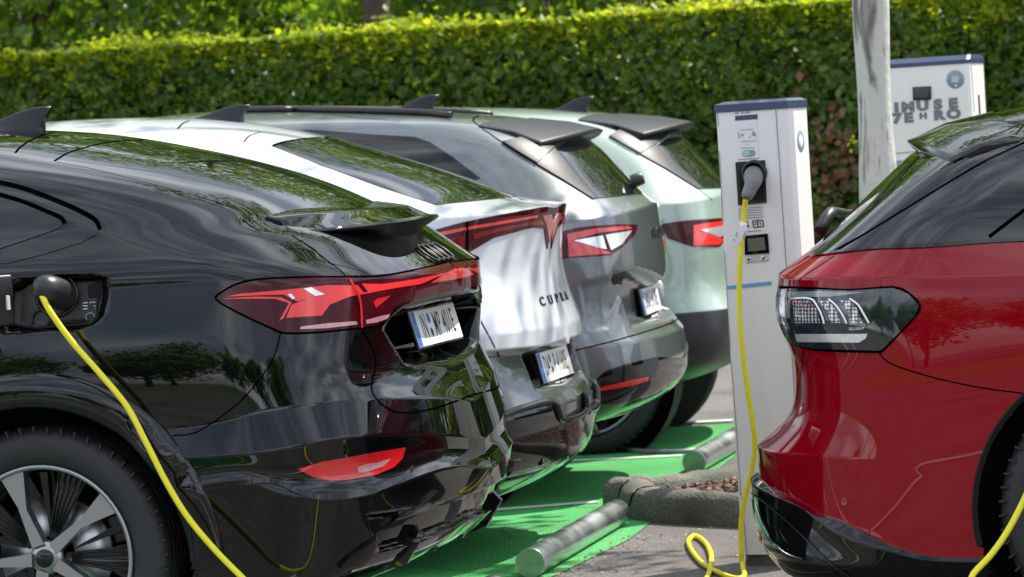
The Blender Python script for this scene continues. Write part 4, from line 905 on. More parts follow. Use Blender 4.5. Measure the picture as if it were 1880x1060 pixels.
def build_grey():
    ry = NU-1; h = Hull(-2.15, 16.4, 4.65, suv_rows(), 1, fine=.85)
    root = car_root('parked_car', h, 'grey metallic estate car with roof rails standing between the white and the pale green car')
    gp = M['grey_paint']; zr = lambda z: h.loc((0, z), 'rear')[1]
    h.press(h.path([(1120, 500), (1160, 492), ('uv', ry, zr(.88)), ('uv', ry, zr(.70)), (1160, 600), (1145, 560)]), .07, .035, (-1, 0, 0))
    h.press(h.path([(1062, 520), (1110, 510), (1150, 501), (1138, 560), (1120, 605), (1080, 613)]), .012, .02, (-1, 0, 0))
    h.done(); holes = wheels_of(h, root, -.95, 2.77, .915, .36, .265, 'fan', .42)
    h.skin(root, [('bumper', 0, 5, gp), ('tailgate', 5, 11, gp), ('roof', 11, 19, gp)], holes); h.floor(root, M['void'])
    an = M['anthracite']
    h.patch('rear_window', M['glass'], root, h.path([(1018, 275), (1040, 262), (1070, 256), ('uv', ry, zr(1.50)), ('uv', ry, zr(1.265)), (1180, 356), (1092, 365), (1050, 315)]), .004, .004, mirror=True)
    h.patch('pillar_trim', an, root, h.path([(985, 302), (1000, 288), (1017, 273), (1050, 314), (1092, 365), (1088, 366), (1035, 332)]), .006, .006, mirror='split')
    h.patch('spoiler_cheek', an, root, h.path([(922, 262), (1000, 246), (1045, 240), (1030, 255), (1017, 271), (985, 301), (950, 280)]), .010, .012, mirror='split')
    spoiler_blade(h, root, an, -.64, -.315, 1.553, .60)
    h.strip('shut_line', M['seam'], root, h.path([(880, 213), (870, 218), (872, 226), (905, 250), (950, 281), (985, 302), (1088, 366)], closed=False), .007, mirror=True)
    h.strip('shut_line', M['seam'], root, h.path([(1018, 478), (1024, 560), (1036, 628), (1050, 646)], closed=False), .005, mirror=True)
    h.strip('shut_line', M['seam'], root, h.path([(1046, 646), (1120, 628), (1200, 605), (1235, 592)], closed=False), .006, mirror=True)
    h.strip('roof_rail', M['satin_black'], root, h.path([(420, 207), (520, 206), (620, 207), (720, 210), (790, 213), (828, 217)], closed=False), .030, .012, mirror=True, tube=True)
    h.patch('window_frame', M['gloss_black'], root, h.path([(300, 240), (580, 240), (690, 248), (760, 252), (790, 262), (830, 288), (882, 328), (870, 332), (700, 345), (300, 380)]), .003, .004, mirror='split')
    h.patch('side_window', M['glass'], root, h.path([(300, 252), (580, 250), (690, 257), (752, 262), (780, 271), (815, 296), (856, 322), (700, 335), (300, 365)]), .0055, .004, mirror='split')
    # lamp
    h.patch('tail_light', M['lens_dark'], root, h.path([(1021, 428), (1060, 418), (1130, 412), (1170, 413), (1165, 430), (1140, 455), (1120, 469), (1080, 472), (1022, 475)]), .004, .012, mirror='split')
    h.patch('light_guide', M['lens_red'], root, h.path([(1041, 430), (1090, 420), (1150, 416), (1160, 420), (1100, 428), (1047, 442), (1100, 456), (1122, 466), (1044, 472)]), .0056, .003, mirror='split')
    h.patch('clear_reflector', M['lens_clear'], root, h.path([(1052, 442), (1105, 433), (1112, 458), (1100, 456)]), .0062, .003, mirror='split')
    h.patch('clear_reflector', M['lens_clear'], root, h.path([(1110, 432), (1158, 424), (1140, 449), (1120, 460)]), .0062, .003, mirror='split')
    h.letters('tailgate_lettering', M['ink'], root, 'S K O D A', (0, 1.085), .062, 1.25, bold=.002)
    h.letters('model_lettering', M['ink'], root, 'ENYAQ', (.56, .905), .042, 1.25, bold=.0012)
    # lower bumper
    h.patch('bumper_insert', M['gloss_black'], root, h.path([(1085, 705), (1110, 682), (1150, 668), (1200, 656), ('uv', ry, zr(.535)), ('uv', ry, zr(.36)), (1225, 722), (1150, 752), (1095, 768)]), .006, .015, mirror=True)
    h.patch('reflector', M['lens_red'], root, h.path([(1098, 712), (1150, 700), (1188, 692), (1186, 700), (1150, 709), (1100, 718)]), .008, .006, mirror='split')
    h.strip('bumper_trim', M['chrome'], root, h.path([(1096, 770), (1150, 754), (1225, 722), (1255, 700)], closed=False), .012, .009, mirror=True)
    antenna(h, root, -1.05, .25, .085, .075, an)
    plate(h, root, 'DA', 'E 4170E', .795, -.135, lean=.17, frame_text=True)
    # rear wiper
    mb = MB(); p = h.at(h.loc((.0, 1.29), 'rear'), .03); mb.lathe([(.03, 0), (.028, .05), (.0005, .055)], 16, Matrix.Translation((p[0]-.02, 0, p[2])) @ Matrix.Rotation(1.25, 4, 'Y'))
    q = [h.at(h.loc((abs(b), z), 'rear'), o) for b, z, o in ((.0, 1.29, .04), (.2, 1.30, .03), (.42, 1.31, .02))]
    mb.tube([(x[0], b, x[2]) for x, b in zip(q, (0, .2, .42))], [.016, .010, .007], 8); mb.build('rear_wiper', M['satin_black'], root)
    return h, root
def build_sage():
    ry = NU-1; h = Hull(-2.06, 18.8, 4.65, suv_rows(), 1, fine=.75)
    root = car_root('parked_car', h, 'pale sage green hatchback farthest in the row, partly behind the near charging post')
    gp = M['green_paint']; zr = lambda z: h.loc((0, z), 'rear')[1]
    holes = wheels_of(h, root, -.77, 2.77, .915, .36, .265, 'fan', .42)
    h.skin(root, [('bumper', 0, 4, M['satin_black']), ('tailgate', 4, 11, gp), ('roof', 11, 19, gp)], holes); h.floor(root, M['void'])
    an = M['anthracite']
    h.patch('rear_window', M['glass'], root, h.path([(1205, 268), (1225, 255), (1262, 248), ('uv', ry, zr(1.50)), ('uv', ry, zr(1.27)), (1345, 346), (1290, 347), (1240, 302)]), .004, .004, mirror=True)
    h.patch('pillar_trim', an, root, h.path([(1174, 283), (1190, 272), (1204, 266), (1240, 301), (1290, 347), (1280, 347), (1225, 312)]), .006, .006, mirror='split')
    h.patch('spoiler_cheek', an, root, h.path([(1118, 251), (1150, 234), (1195, 228), (1240, 236), (1222, 252), (1204, 265), (1174, 283), (1145, 267)]), .010, .012, mirror='split')
    spoiler_blade(h, root, an, -.68, -.30, 1.56, .60)
    h.strip('shut_line', M['seam'], root, h.path([(1118, 251), (1174, 283), (1280, 347), (1308, 368)], closed=False), .006, mirror=True)
    h.patch('tail_light', M['lens_dark'], root, h.path([(1209, 412), (1260, 405), (1320, 401), (1350, 402), (1340, 430), (1320, 453), (1270, 453), (1226, 438)]), .004, .012, mirror='split')
    h.patch('light_guide', M['lens_bright'], root, h.path([(1272, 414), (1330, 405), (1340, 412), (1280, 424), (1330, 440), (1318, 450), (1272, 452)]), .0056, .003, mirror='split')
    h.patch('clear_reflector', M['lens_clear'], root, h.path([(1284, 423), (1330, 414), (1338, 428), (1320, 436)]), .0062, .003, mirror='split')
    h.letters('tailgate_lettering', M['ink'], root, 'S K O D A', (0, 1.085), .062, 1.25, bold=.002)
    h.strip('bumper_trim', M['green_paint'], root, h.path([(1215, 738), (1270, 728), (1335, 716)], closed=False), .014, .009, mirror=True)
    side_windows(h, root, [(-2.8, 1.15), (-2.5, 1.40), (-2.2, 1.54), (-1.5, 1.56), (-.95, 1.51), (-.75, 1.38), (-.68, 1.32), (-1.0, 1.27), (-2.0, 1.16)])
    antenna(h, root, -.82, .25, .085, .075, an)
    plate(h, root, 'DA', 'E 4180E', .80, -.13, lean=.17, frame_text=True)
    return h, root

# ------------------------------------------------------------------ red estate, backed in from the other side
def build_red():
    ry = NU-1
    nose = [(0, 0), (.55, 0.), (.75, .06), (.95, .35), (1.0, .8), (1.1, 1.2), (1.25, 1.6), (1.4, 2.0), (1.5, 2.4), (1.6, 2.9)]
    rows = [
        dict(w=.86, A=-.12, bow=.18, r=.2, t=.05, z=[(-4.9, .16), ('c', .13), ('m', .13)]),
        dict(w=.90, A=-.010, bow=.18, r=.22, t=.06, z=[(-4.9, .19), (-.7, .19), ('c', .23), ('m', .24)]),
        dict(w=.918, A=.013, bow=.26, r=.26, t=.07, z=[(-4.9, .205), (-.72, .212), (-.42, .255), (-.27, .305), ('c', .335), ('h', .375), ('m', .375)]),
        dict(w=.924, A=.015, bow=.27, r=.26, t=.07, z=[(-4.9, .22), (-.72, .230), (-.42, .285), (-.27, .345), ('c', .388), ('h', .43), ('m', .43)], crease=True),
        dict(w=.920, A=-.010, bow=.27, r=.26, t=.07, z=[(-4.9, .235), (-.72, .243), (-.42, .30), (-.27, .36), ('c', .403), ('h', .445), ('m', .445)], crease=True),
        dict(w=.931, A=-.012, bow=.27, r=.28, t=.095, z=[(-4.9, .42), (-.7, .47), ('c', .55), ('m', .53)], crease=True),
        dict(w=.934, A=-.065, bow=.23, r=.28, t=.10, z=[(-4.9, .52), (-.6, .56), ('c', .592), ('m', .572)]),
        dict(w=.936, A=-.145, bow=.17, r=.26, t=.105, z=[(-4.9, .62), (-.6, .645), ('c', .665), ('m', .63)]),
        dict(w=.938, A=-.140, bow=.17, r=.26, t=.11, z=[(-4.9, .72), ('c', .73), ('m', .72)]),
        dict(w=.937, A=-.150, bow=.17, r=.26, t=.115, z=[(-4.9, .82), ('c', .83), ('m', .83)]),
        dict(w=.936, A=-.100, bow=.17, r=.27, t=.12, z=[(-4.9, .88), ('c', .90), ('m', .90)]),
        dict(w=.932, A=-.092, bow=.17, r=.27, t=.12, z=[(-4.9, .94), ('c', .97), ('m', .97)]),
        dict(w=.924, A=-.108, bow=.17, r=.27, t=.12, z=[(-4.9, .96), (-.9, 1.02), ('c', 1.03), ('m', 1.028)], crease=True),
        dict(w=.920, A=-.114, bow=.17, r=.27, t=.12, z=[(-4.9, .97), (-.9, 1.045), ('c', 1.068), ('m', 1.065)], crease=True),
        dict(w=.896, A=-.150, bow=.17, r=.28, t=.125, z=[(-4.9, .98), (-.9, 1.10), ('c', 1.105), ('m', 1.09)]),
        dict(w=.878, A=-.21, bow=.17, r=.28, t=.125, F=1.1, z=[(-4.0, 1.02), (-.9, 1.146), ('c', 1.142), ('m', 1.118)]),
        dict(w=.835, A=-.33, bow=.17, r=.26, t=.11, F=1.5, z=[(-3.2, 1.2), (-.9, 1.24), ('m', 1.225)]),
        dict(w=.775, A=-.45, bow=.17, r=.24, t=.09, F=1.8, z=[(-3.0, 1.34), (-.9, 1.33), ('m', 1.33)]),
        dict(w=.725, A=-.54, bow=.18, r=.22, t=.06, F=2.1, z=[(-2.9, 1.43), (-.9, 1.395), ('m', 1.41)]),
        dict(w=.660, A=-.60, bow=.20, r=.22, t=.03, F=2.3, z=[(-2.8, 1.49), (-.9, 1.445), ('m', 1.455)]),
        dict(w=.54, A=-.68, bow=.20, r=.2, t=.0, F=2.45, z=[(-2.6, 1.535), (-1.0, 1.497), ('m', 1.493)]),
        dict(w=.36, A=-.86, bow=.18, r=.16, t=.0, F=2.55, z=[(-2.5, 1.56), ('m', 1.527)]),
        dict(w=.16, A=-1.2, bow=.10, r=.1, t=.0, F=2.6, z=[(-2.4, 1.573), ('m', 1.553)]),
        dict(w=.0, A=-1.6, F=2.7, z=[(-2.4, 1.576)])]
    h = Hull(-1.35, 11.9, 4.96, rows, -1, fine=1.15, nose=nose)
    root = car_root('parked_car', h, 'deep red estate car with black roof and clear tail lamp on the right')
    zr = lambda z: h.loc((0, z), 'rear')[1]; rp_ = M['red_paint']; bk = M['gloss_black']
    holes = wheels_of(h, root, -1.16, 2.97, .915, .365, .27, 'fan', .435)
    h.skin(root, [('lower_bumper', 0, 4, bk), ('bumper', 4, 8, rp_), ('body', 8, 15, rp_), ('roof', 15, 23, M['black_paint'])], holes); h.floor(root, M['void'])
    for a in (-1.16, -1.16-2.97):
        h.flare('wheel_arch', M['void'], root, a, .365, .430, .447, -.2, None, .004)
    # glasshouse
    h.patch('side_glass_panel', M['glass'], root, h.path([(1532, 464), (1600, 425), (1660, 388), (1720, 352), (1780, 314), (1835, 286), (1900, 255), (1900, 442), (1700, 452)]), .003, .004, mirror='split')
    h.patch('rear_pillar_panel', M['black_paint'], root, h.path([(1497, 468), (1540, 432), (1600, 388), (1640, 350), (1665, 318), (1700, 280), (1740, 286), (1815, 298), (1770, 318), (1715, 352), (1655, 388), (1590, 428), (1525, 464)]), .003, .004, mirror='split')
    h.patch('rear_window', M['glass'], root, h.path([(1496, 466), (1545, 426), (1600, 384), (1640, 346), (1665, 314), (1694, 280), ('uv', ry, zr(1.40)), ('uv', ry, zr(1.14))]), .002, .004, mirror=True)
    h.strip('window_seal', M['seam'], root, h.path([(1530, 466), (1600, 424), (1720, 350), (1790, 308), (1835, 285), (1895, 257)], closed=False), .007, .0042, mirror=True)
    h.strip('window_seal', M['seam'], root, h.path([(1816, 436), (1850, 410), (1895, 376)], closed=False), .011, .0042, mirror=True)
    h.strip('window_seal', M['gloss_black'], root, h.path([(1488, 470), (1600, 456), (1700, 452), (1816, 443), (1895, 439)], closed=False), .012, .0046, mirror=True)
    # roof spoiler
    mb = MB(); bs = np.linspace(-.66, .66, 33); pr = []
    for b in bs:
        q = abs(b)/.66; tip = -.530-.17*q**2.2; zt = 1.455-.065*q**2; r1 = h.at(h.loc((-.80-.1*q*q, abs(b)), 'top'), .004); un = h.at(h.loc((abs(b), 1.385-.03*q), 'rear'), .002)
        m = r1+(np.array([tip, 0, zt])-r1)*.55; pr.append([(-r1[0], -b, r1[2]), (-m[0], -b, m[2]+.012), (-tip+.03, -b, zt+.006), (-tip, -b, zt-.004), (-tip+.01, -b, zt-.022), (-tip+.08, -b, zt-.030), (-un[0], -b, un[2])])
    n = 7; mb.add([p for q in pr for p in q], [[i*n+k, (i+1)*n+k, (i+1)*n+k+1, i*n+k+1] for i in range(len(bs)-1) for k in range(n-1)], True); mb.add(pr[0], [list(range(n))]); mb.add(pr[-1], [list(range(n))[::-1]])
    mb.build('roof_spoiler', M['black_paint'], root)
    # clear lamp
    h.patch('tail_light', M['lens_smoke'], root, h.path([(1424, 534), (1450, 530), (1560, 534), (1640, 529), (1668, 540), (1687, 560), (1680, 580), (1650, 612), (1620, 642), (1610, 644), (1500, 640), ('uv', ry-14, zr(.895)), ('uv', ry-14, zr(1.0))]), .004, .012, mirror='split')
    h.strip('lamp_seal', M['seam'], root, h.path([(1432, 528), (1500, 530), (1560, 533), (1640, 528), (1668, 539), (1688, 560), (1681, 580), (1650, 613), (1621, 643), (1605, 646), (1500, 642), (1460, 632)], closed=False), .007, .0036, mirror=True)
    el = [[(1458, 553), (1488, 552), (1500, 566), (1508, 593), (1462, 593)], [(1504, 553), (1522, 553), (1535, 566), (1545, 593), (1528, 593), (1518, 568)], [(1545, 552), (1562, 553), (1574, 566), (1584, 593), (1564, 593), (1556, 568)]]
    for e in el: h.patch('lamp_reflector', M['lamp_mesh'], root, h.path(e), .0058, .003, mirror='split')
    for e in ([(1456, 549), (1490, 549), (1502, 560), (1512, 580), (1516, 595)], [(1524, 550), (1538, 562), (1550, 580), (1557, 595)], [(1562, 549), (1577, 560), (1588, 578), (1597, 594)]):
        h.strip('light_bar', M['chrome_white'], root, h.path(e, closed=False), .0065, .0075, mirror=True, tube=True)
    h.patch('lamp_reflector', M['lens_clear'], root, h.path([(1462, 613), (1520, 613), (1594, 613), (1590, 622), (1578, 629), (1520, 628), (1466, 627)]), .0058, .003, mirror='split')
    h.patch('lamp_reflector', M['lens_grey'], root, h.path([(1425, 546), (1444, 546), (1446, 592), (1430, 592)]), .0058, .003, mirror='split')
    h.patch('lamp_top', M['lens_grey'], root, h.path([(1428, 537), (1500, 535), (1590, 537), (1530, 545), (1445, 546)]), .0056, .003, mirror='split')
    # the words on the lamp
    V, F = text_geo('IQ.LIGHT', .011, 1.0, .0); mb = MB(); pts = []
    for x, y in V: pts.append(h.at(h.loc((1575+x*620, 603.5-y*620-x*22)), .0085)*np.array([-1, -1, 1]))
    mb.add(pts, F); mb.build('lamp_lettering', M['plate'], root)
    # shut lines
    h.strip('shut_line', M['seam'], root, h.path([(1612, 645), (1624, 660), (1650, 674), (1720, 695), (1800, 712), (1890, 724)], closed=False), .004, mirror=True)
    h.strip('shut_line', M['seam'], root, h.path([(1466, 516), (1480, 504), (1510, 485), (1532, 470)], closed=False), .004, mirror=True)
    h.strip('shut_line', M['seam'], root, h.path([(1433, 527), (1500, 530), (1560, 533), (1640, 527)], closed=False), .006, .003, mirror=True)
    h.strip('shut_line', M['seam'], root, h.path([(1476, 640), (1470, 690), (1462, 730), (1450, 768)], closed=False), .004, mirror=True)
    # lower trim: blade, recess and reflector
    h.strip('trim_strip', M['satin_black'], root, h.path([(1380, 905), (1420, 935), (1470, 980), (1520, 1030), (1560, 1058)], closed=False), .006, .004, mirror=True)
    h.patch('bumper_insert', M['gloss_black'], root, h.path([(1378, 915), (1398, 918), (1440, 952), (1490, 1000), (1530, 1046), (1540, 1058), (1450, 1056), (1400, 1012), (1384, 965)]), .004, .006, mirror='split')
    h.patch('reflector', M['lens_red'], root, h.path([(1381, 972), (1396, 976), (1402, 1000), (1388, 996)]), .006, .008, mirror='split')
    h.patch('reflector', M['lens_orange'], root, h.path([(1386, 982), (1397, 986), (1399, 993), (1389, 990)]), .0075, .008, mirror='split')
    c = h.loc((1550, 922)); p = h.at(c, .001); n_ = h.norm(c); mb = MB(); mb.lathe([(.0115, .0), (.0095, .0012), (.007, 0), (.0005, 0)], 20, Matrix.Translation(p*np.array([-1, -1, 1])) @ Vector((-n_[0], -n_[1], n_[2])).to_track_quat('Z', 'Y').to_matrix().to_4x4()); mb.build('parking_sensor', M['red_dark'], root)
    # rear wiper lifted clear of the glass
    q = [h.at(h.loc((b, z), 'rear'), o)*np.array([-1, s_, 1]) for b, z, o, s_ in ((.02, 1.16, .03, -1), (.05, 1.20, .05, 1), (.25, 1.20, .04, 1), (.45, 1.20, .03, 1))]
    mb = MB(); mb.tube(smooth_path(q, 4), [.02]*5+[.014]*4+[.010]*4, 8); mb.build('rear_wiper', M['satin_black'], root)
    return h, root
M['lamp_mesh'] = mat('honeycomb reflector', (.70, .72, .74), .22, .4, .8, .02)
def _mesh_tex():
    m = M['lamp_mesh']; t = m.node_tree; p = t.nodes['Principled BSDF']; c = N(t, 'ShaderNodeTexCoord'); v = N(t, 'ShaderNodeTexVoronoi'); v.inputs['Scale'].default_value = 95; v.inputs['Randomness'].default_value = .15
    r = N(t, 'ShaderNodeValToRGB'); r.color_ramp.elements[0].position = .30; r.color_ramp.elements[0].color = (.75, .77, .80, 1); r.color_ramp.elements[1].position = .55; r.color_ramp.elements[1].color = (.06, .07, .08, 1)
    t.links.new(c.outputs['Object'], v.inputs['Vector']); t.links.new(v.outputs['Distance'], r.inputs[0]); t.links.new(r.outputs[0], p.inputs['Base Color'])
_mesh_tex()
M['chrome_white'] = mat('white light bar', (.82, .84, .86), .2, .2, .6, .02)
M['lens_grey'] = mat('grey lamp housing', (.22, .25, .26), .12, .2, 1.0, .01)
M['lens_orange'] = mat('amber reflector', (.8, .25, .05), .2, 0, 1.0, .01)
M['red_dark'] = mat('painted sensor', (.22, .003, .010), .35, .2, .8, .03)
white, white_root = build_white()
grey, grey_root = build_grey()
sage, sage_root = build_sage()
red, red_root = build_red()
# ------------------------------------------------------------------ charging posts
M['post_white'] = mat('post white enamel', (.80, .79, .765), .38, coat=.25, var=.03, scale=6)
M['post_blue'] = mat('post blue cap', (.022, .042, .105), .4, coat=.3)
M['print_grey'] = mat('grey print', (.30, .31, .34), .6)
M['print_blue'] = mat('blue stripe print', (.12, .36, .62), .5)
M['sticker'] = mat('white sticker', (.76, .76, .77), .45)
M['mint'] = mat('mint print', (.30, .62, .48), .5)
M['screen'] = mat('grey display', (.13, .14, .12), .15, coat=.6)
M['plug_grey'] = mat('grey plug moulding', (.16, .165, .17), .42)
M['concrete'] = mat('weathered concrete', (.125, .115, .100), .9, var=.5, scale=9, bump=.7, bscale=70)
class Panel:
    """front plane of a post; pixels on the photograph are surveyed onto it"""
    def __init__(s, o, yaw): s.o = np.array(o, float); s.yaw = yaw; s.ex = np.array([math.cos(yaw), math.sin(yaw), 0]); s.n = np.array([math.sin(yaw), -math.cos(yaw), 0]); s.xmin = -9
    def q(s, px, py, out_=0.0):
        d = ray(px, py); t = ((s.o+s.n*out_-CP)@s.n)/(d@s.n); p = CP+d*t-s.o; return p@s.ex, p[2]
    def flat(s, name, pts, mt, parent, z0=.001, z1=.003, px=True):
        P = [(max(x, s.xmin), z) for x, z in (s.q(*p) for p in pts)] if px else pts; mb = MB(); mb.prism([(x, z) for x, z in P], z0, z1, Matrix.Rotation(math.pi/2, 4, 'X')); return mb.build(name, mt, parent)
    def lines(s, name, segs, w, mt, parent, z=.0025):
        mb = MB()
        for a, b in segs:
            a, b = np.array(s.q(*a)), np.array(s.q(*b)); a[0] = max(a[0], s.xmin); b[0] = max(b[0], s.xmin); d = (b-a)/np.linalg.norm(b-a); n = np.array([-d[1], d[0]])*w/2
            mb.prism([tuple(a+n), tuple(a-n), tuple(b-n), tuple(b+n)], z-.002, z, Matrix.Rotation(math.pi/2, 4, 'X'))
        return mb.build(name, mt, parent)
def build_post():
    base = onZ(1363, 1040, .0); pn = Panel(base, math.radians(-12.5)); root = tag(empty('charging_post', base, pn.yaw), 'tall white charging post in front, with yellow cable plugged into its socket', 'charging post', 'white charging posts')
    w = pn.q(1438, 195)[0]-pn.q(1304, 203)[0]; x0 = pn.q(1304, 203)[0]; ht = pn.q(1370, 204)[1]; dp = .20; w = .262
    x0 = 0.0; pn.xmin = .003
    RX = Matrix.Rotation(math.pi/2, 4, 'X')
    mb = MB(); prof = [(x0, -dp), (x0+w*.93, -dp), (x0+w+.012, -dp+.03), (x0+w+.012, -.022), (x0+w, -.004), (x0+w-.006, 0), (x0+.006, 0), (x0, -.006)]
    mb.prism([(x, -y) for x, y in prof], .04, ht); mb.build('housing', M['post_white'], root)
    mb = MB(); cap = [(x0-.004, dp+.004), (x0+w*.94, dp+.004), (x0+w+.016, dp-.03), (x0+w+.016, .020), (x0+w+.002, -.005), (x0-.004, -.005)]
    mb.prism(cap, ht+.001, ht+.026); c2 = np.mean(np.array(cap), 0); V = [(x, y, ht+.026) for x, y in cap]+[(c2[0]+(x-c2[0])*.82, c2[1]+(y-c2[1])*.8, ht+.036) for x, y in cap]; n = len(cap)
    mb.add(V, [[i, (i+1) % n, n+(i+1) % n, n+i] for i in range(n)]+[list(range(n, 2*n))]); mb.build('cap', M['post_blue'], root)
    mb = MB(); mb.prism([(x0+.01, .01), (x0+w, .01), (x0+w, dp-.01), (x0+.01, dp-.01)], 0, .05); mb.build('plinth', M['concrete'], root)
    # hinge cover seams and door edge
    pn.lines('panel_seam', [((1317, 205), (1319, 232)), ((1305, 232), (1319, 231)), ((1308, 280), (1321, 279)), ((1321, 280), (1327, 412)), ((1319, 413), (1327, 412)), ((1321, 462), (1330, 461)), ((1330, 461), (1338, 640)), ((1334, 640), (1340, 640)), ((1342, 665), (1352, 790)), ((1340, 790), (1354, 788)), ((1352, 790), (1360, 908)), ((1350, 908), (1362, 907)), ((1362, 910), (1372, 1028))], .0026, M['print_grey'], root)
    pn.lines('door_seam', [((1424, 196), (1432, 310)), ((1432, 310), (1447, 540)), ((1447, 540), (1461, 760)), ((1461, 760), (1476, 1000))], .003, M['print_grey'], root)
    # instruction sticker
    st = pn.flat('instruction_sticker', [(1350, 222), (1390, 219), (1394, 291), (1355, 294)], M['sticker'], root, .0005, .0015)
    pn.flat('sticker_header', [(1350, 213), (1391, 210), (1391, 219), (1350, 222)], M['post_blue'], root, .0008, .0022)
    pn.lines('printed_text', [((1349, 208), (1356, 207.5)), ((1361, 207), (1365, 207)), ((1368, 207), (1377, 206))], .0055, M['print_grey'], root)
    pn.lines('printed_text', [((1360, 239), (1384, 237.5)), ((1361, 260), (1389, 258.5)), ((1371, 265), (1376, 264.7)), ((1361, 272), (1386, 271)), ((1356, 293), (1394, 290))], .0022, M['print_grey'], root)
    pn.lines('printed_pictogram', [((1356, 243), (1358, 254)), ((1361, 246), (1364, 251)), ((1364, 250), (1365, 246)), ((1382, 242), (1385, 249)), ((1380, 247), (1388, 250)), ((1376, 252), (1378, 251)), ((1384, 242), (1388, 248))], .004, M['print_grey'], root)
    pill = lambda cx, cy, hw, hh: [(cx-hw+hh*(1-math.cos(t)), cy+hh*math.sin(t)) for t in np.linspace(math.pi/2, -math.pi/2, 9)]+[(cx+hw-hh*(1-math.cos(t)), cy+hh*math.sin(t)-1) for t in np.linspace(-math.pi/2, math.pi/2, 9)]
    pn.flat('toggle_mark', pill(1375, 282.5, 12.5, 6.5), M['print_grey'], root, .001, .0022); pn.flat('toggle_mark', pill(1370.5, 282.6, 6.3, 4.8), M['mint'], root, .0015, .003); pn.flat('toggle_mark', pill(1381, 282.2, 5, 4.8), M['anthracite'] if False else M['print_grey'], root, .0015, .0026)
    # socket bay
    sock = pn.flat('socket_bay', [(1351, 298), (1405, 294), (1408, 372), (1356, 377)], M['satin_black'], root, .0, .006)
    pn.flat('bay_recess', [(1358, 312), (1400, 308), (1403, 366), (1361, 369)], M['void'], sock, .004, .0068)
    mb = MB()
    a = np.array(pn.q(1386, 318)); T = Matrix.Translation((a[0], 0, a[1]))
    mb.lathe([(.046, .004), (.044, .016), (.036, .020), (.034, .006), (.0005, .006)], 32, T @ RX); mb.build('socket_ring', M['satin_black'], sock)
    # small print, pictograms and display
    pn.lines('printed_text', [((1356, 383+k*4.6), (1400+k*.3, 380+k*4.6)) for k in range(5)], .0024, M['print_grey'], root)
    pn.lines('printed_pictogram', [((1372, 406), (1373, 418)), ((1370, 411), (1376, 416)), ((1382, 405), (1384, 419)), ((1382, 406), (1391, 404)), ((1384, 418), (1392, 417)), ((1391, 404), (1392, 417)), ((1392, 404), (1401, 405)), ((1401, 405), (1402, 417)), ((1392, 417), (1402, 416)), ((1395, 408), (1398, 413)), ((1386, 409), (1389, 409)), ((1386, 413), (1389, 412))], .003, M['anthracite'], root)
    pn.lines('printed_text', [((1372, 425), (1398, 423))], .002, M['print_grey'], root)
    dsp = pn.flat('display', [(1368, 433), (1410, 429), (1413, 465), (1368, 468)], M['gloss_black'], root, .0, .006); pn.flat('display_glass', [(1373, 439), (1404, 435.5), (1407, 459), (1375, 462)], M['screen'], dsp, .004, .0068)
    bt = pn.flat('button_strip', [(1368, 472), (1411, 468), (1412, 479), (1370, 483)], M['print_light'], root, .0, .003)
    pn.flat('button', [(1370, 473), (1379, 472), (1380, 480), (1371, 481)], M['sticker'], bt, .001, .005); pn.flat('button', [(1397, 470), (1408, 469), (1409, 477), (1398, 478.5)], M['sticker'], bt, .001, .005)
    pn.flat('arrow_mark', [(1372, 477), (1376, 473.5), (1376, 475.5), (1379, 475.5), (1379, 477.5), (1376, 477.5), (1376, 480)], M['ink'], bt, .004, .0062)
    pn.lines('check_mark', [((1400, 474), (1402, 476.5)), ((1402, 476.5), (1406, 471))], .004, M['ink'], bt, .0065)
    pn.flat('blue_stripe', [(1324, 526), (1416, 516.5), (1416.5, 523.5), (1325, 532)], M['print_blue'], root, .0008, .002)
    # emblem and lock on the right flank (right flank plane: local x = w + .012)
    mb = MB(); TT = Matrix.Translation((x0+w+.0122, dp*.42, ht-.115)) @ Matrix.Rotation(math.pi/2, 4, 'Y'); mb.lathe([(.038, .0002), (.036, .0014), (.0005, .0014)], 32, TT); e = mb.build('round_emblem', M['print_mid'], root)
    mb = MB(); mb.lathe([(.022, .0012), (.020, .0022), (.0005, .0022)], 24, TT); mb.build('emblem_centre', M['sticker'], e)
    mb = MB(); mb.box((x0+w+.013, dp*.45, ht-.60), (.002, .010, .022), None, .001); mb.build('lock', M['steel'], root)
    return root, pn, ht, x0, w
M['print_light'] = mat('light grey print', (.50, .51, .53), .5); M['print_mid'] = mat('blue grey print', (.22, .30, .38), .45)
post_root, PN, post_h, px0, pw = build_post()

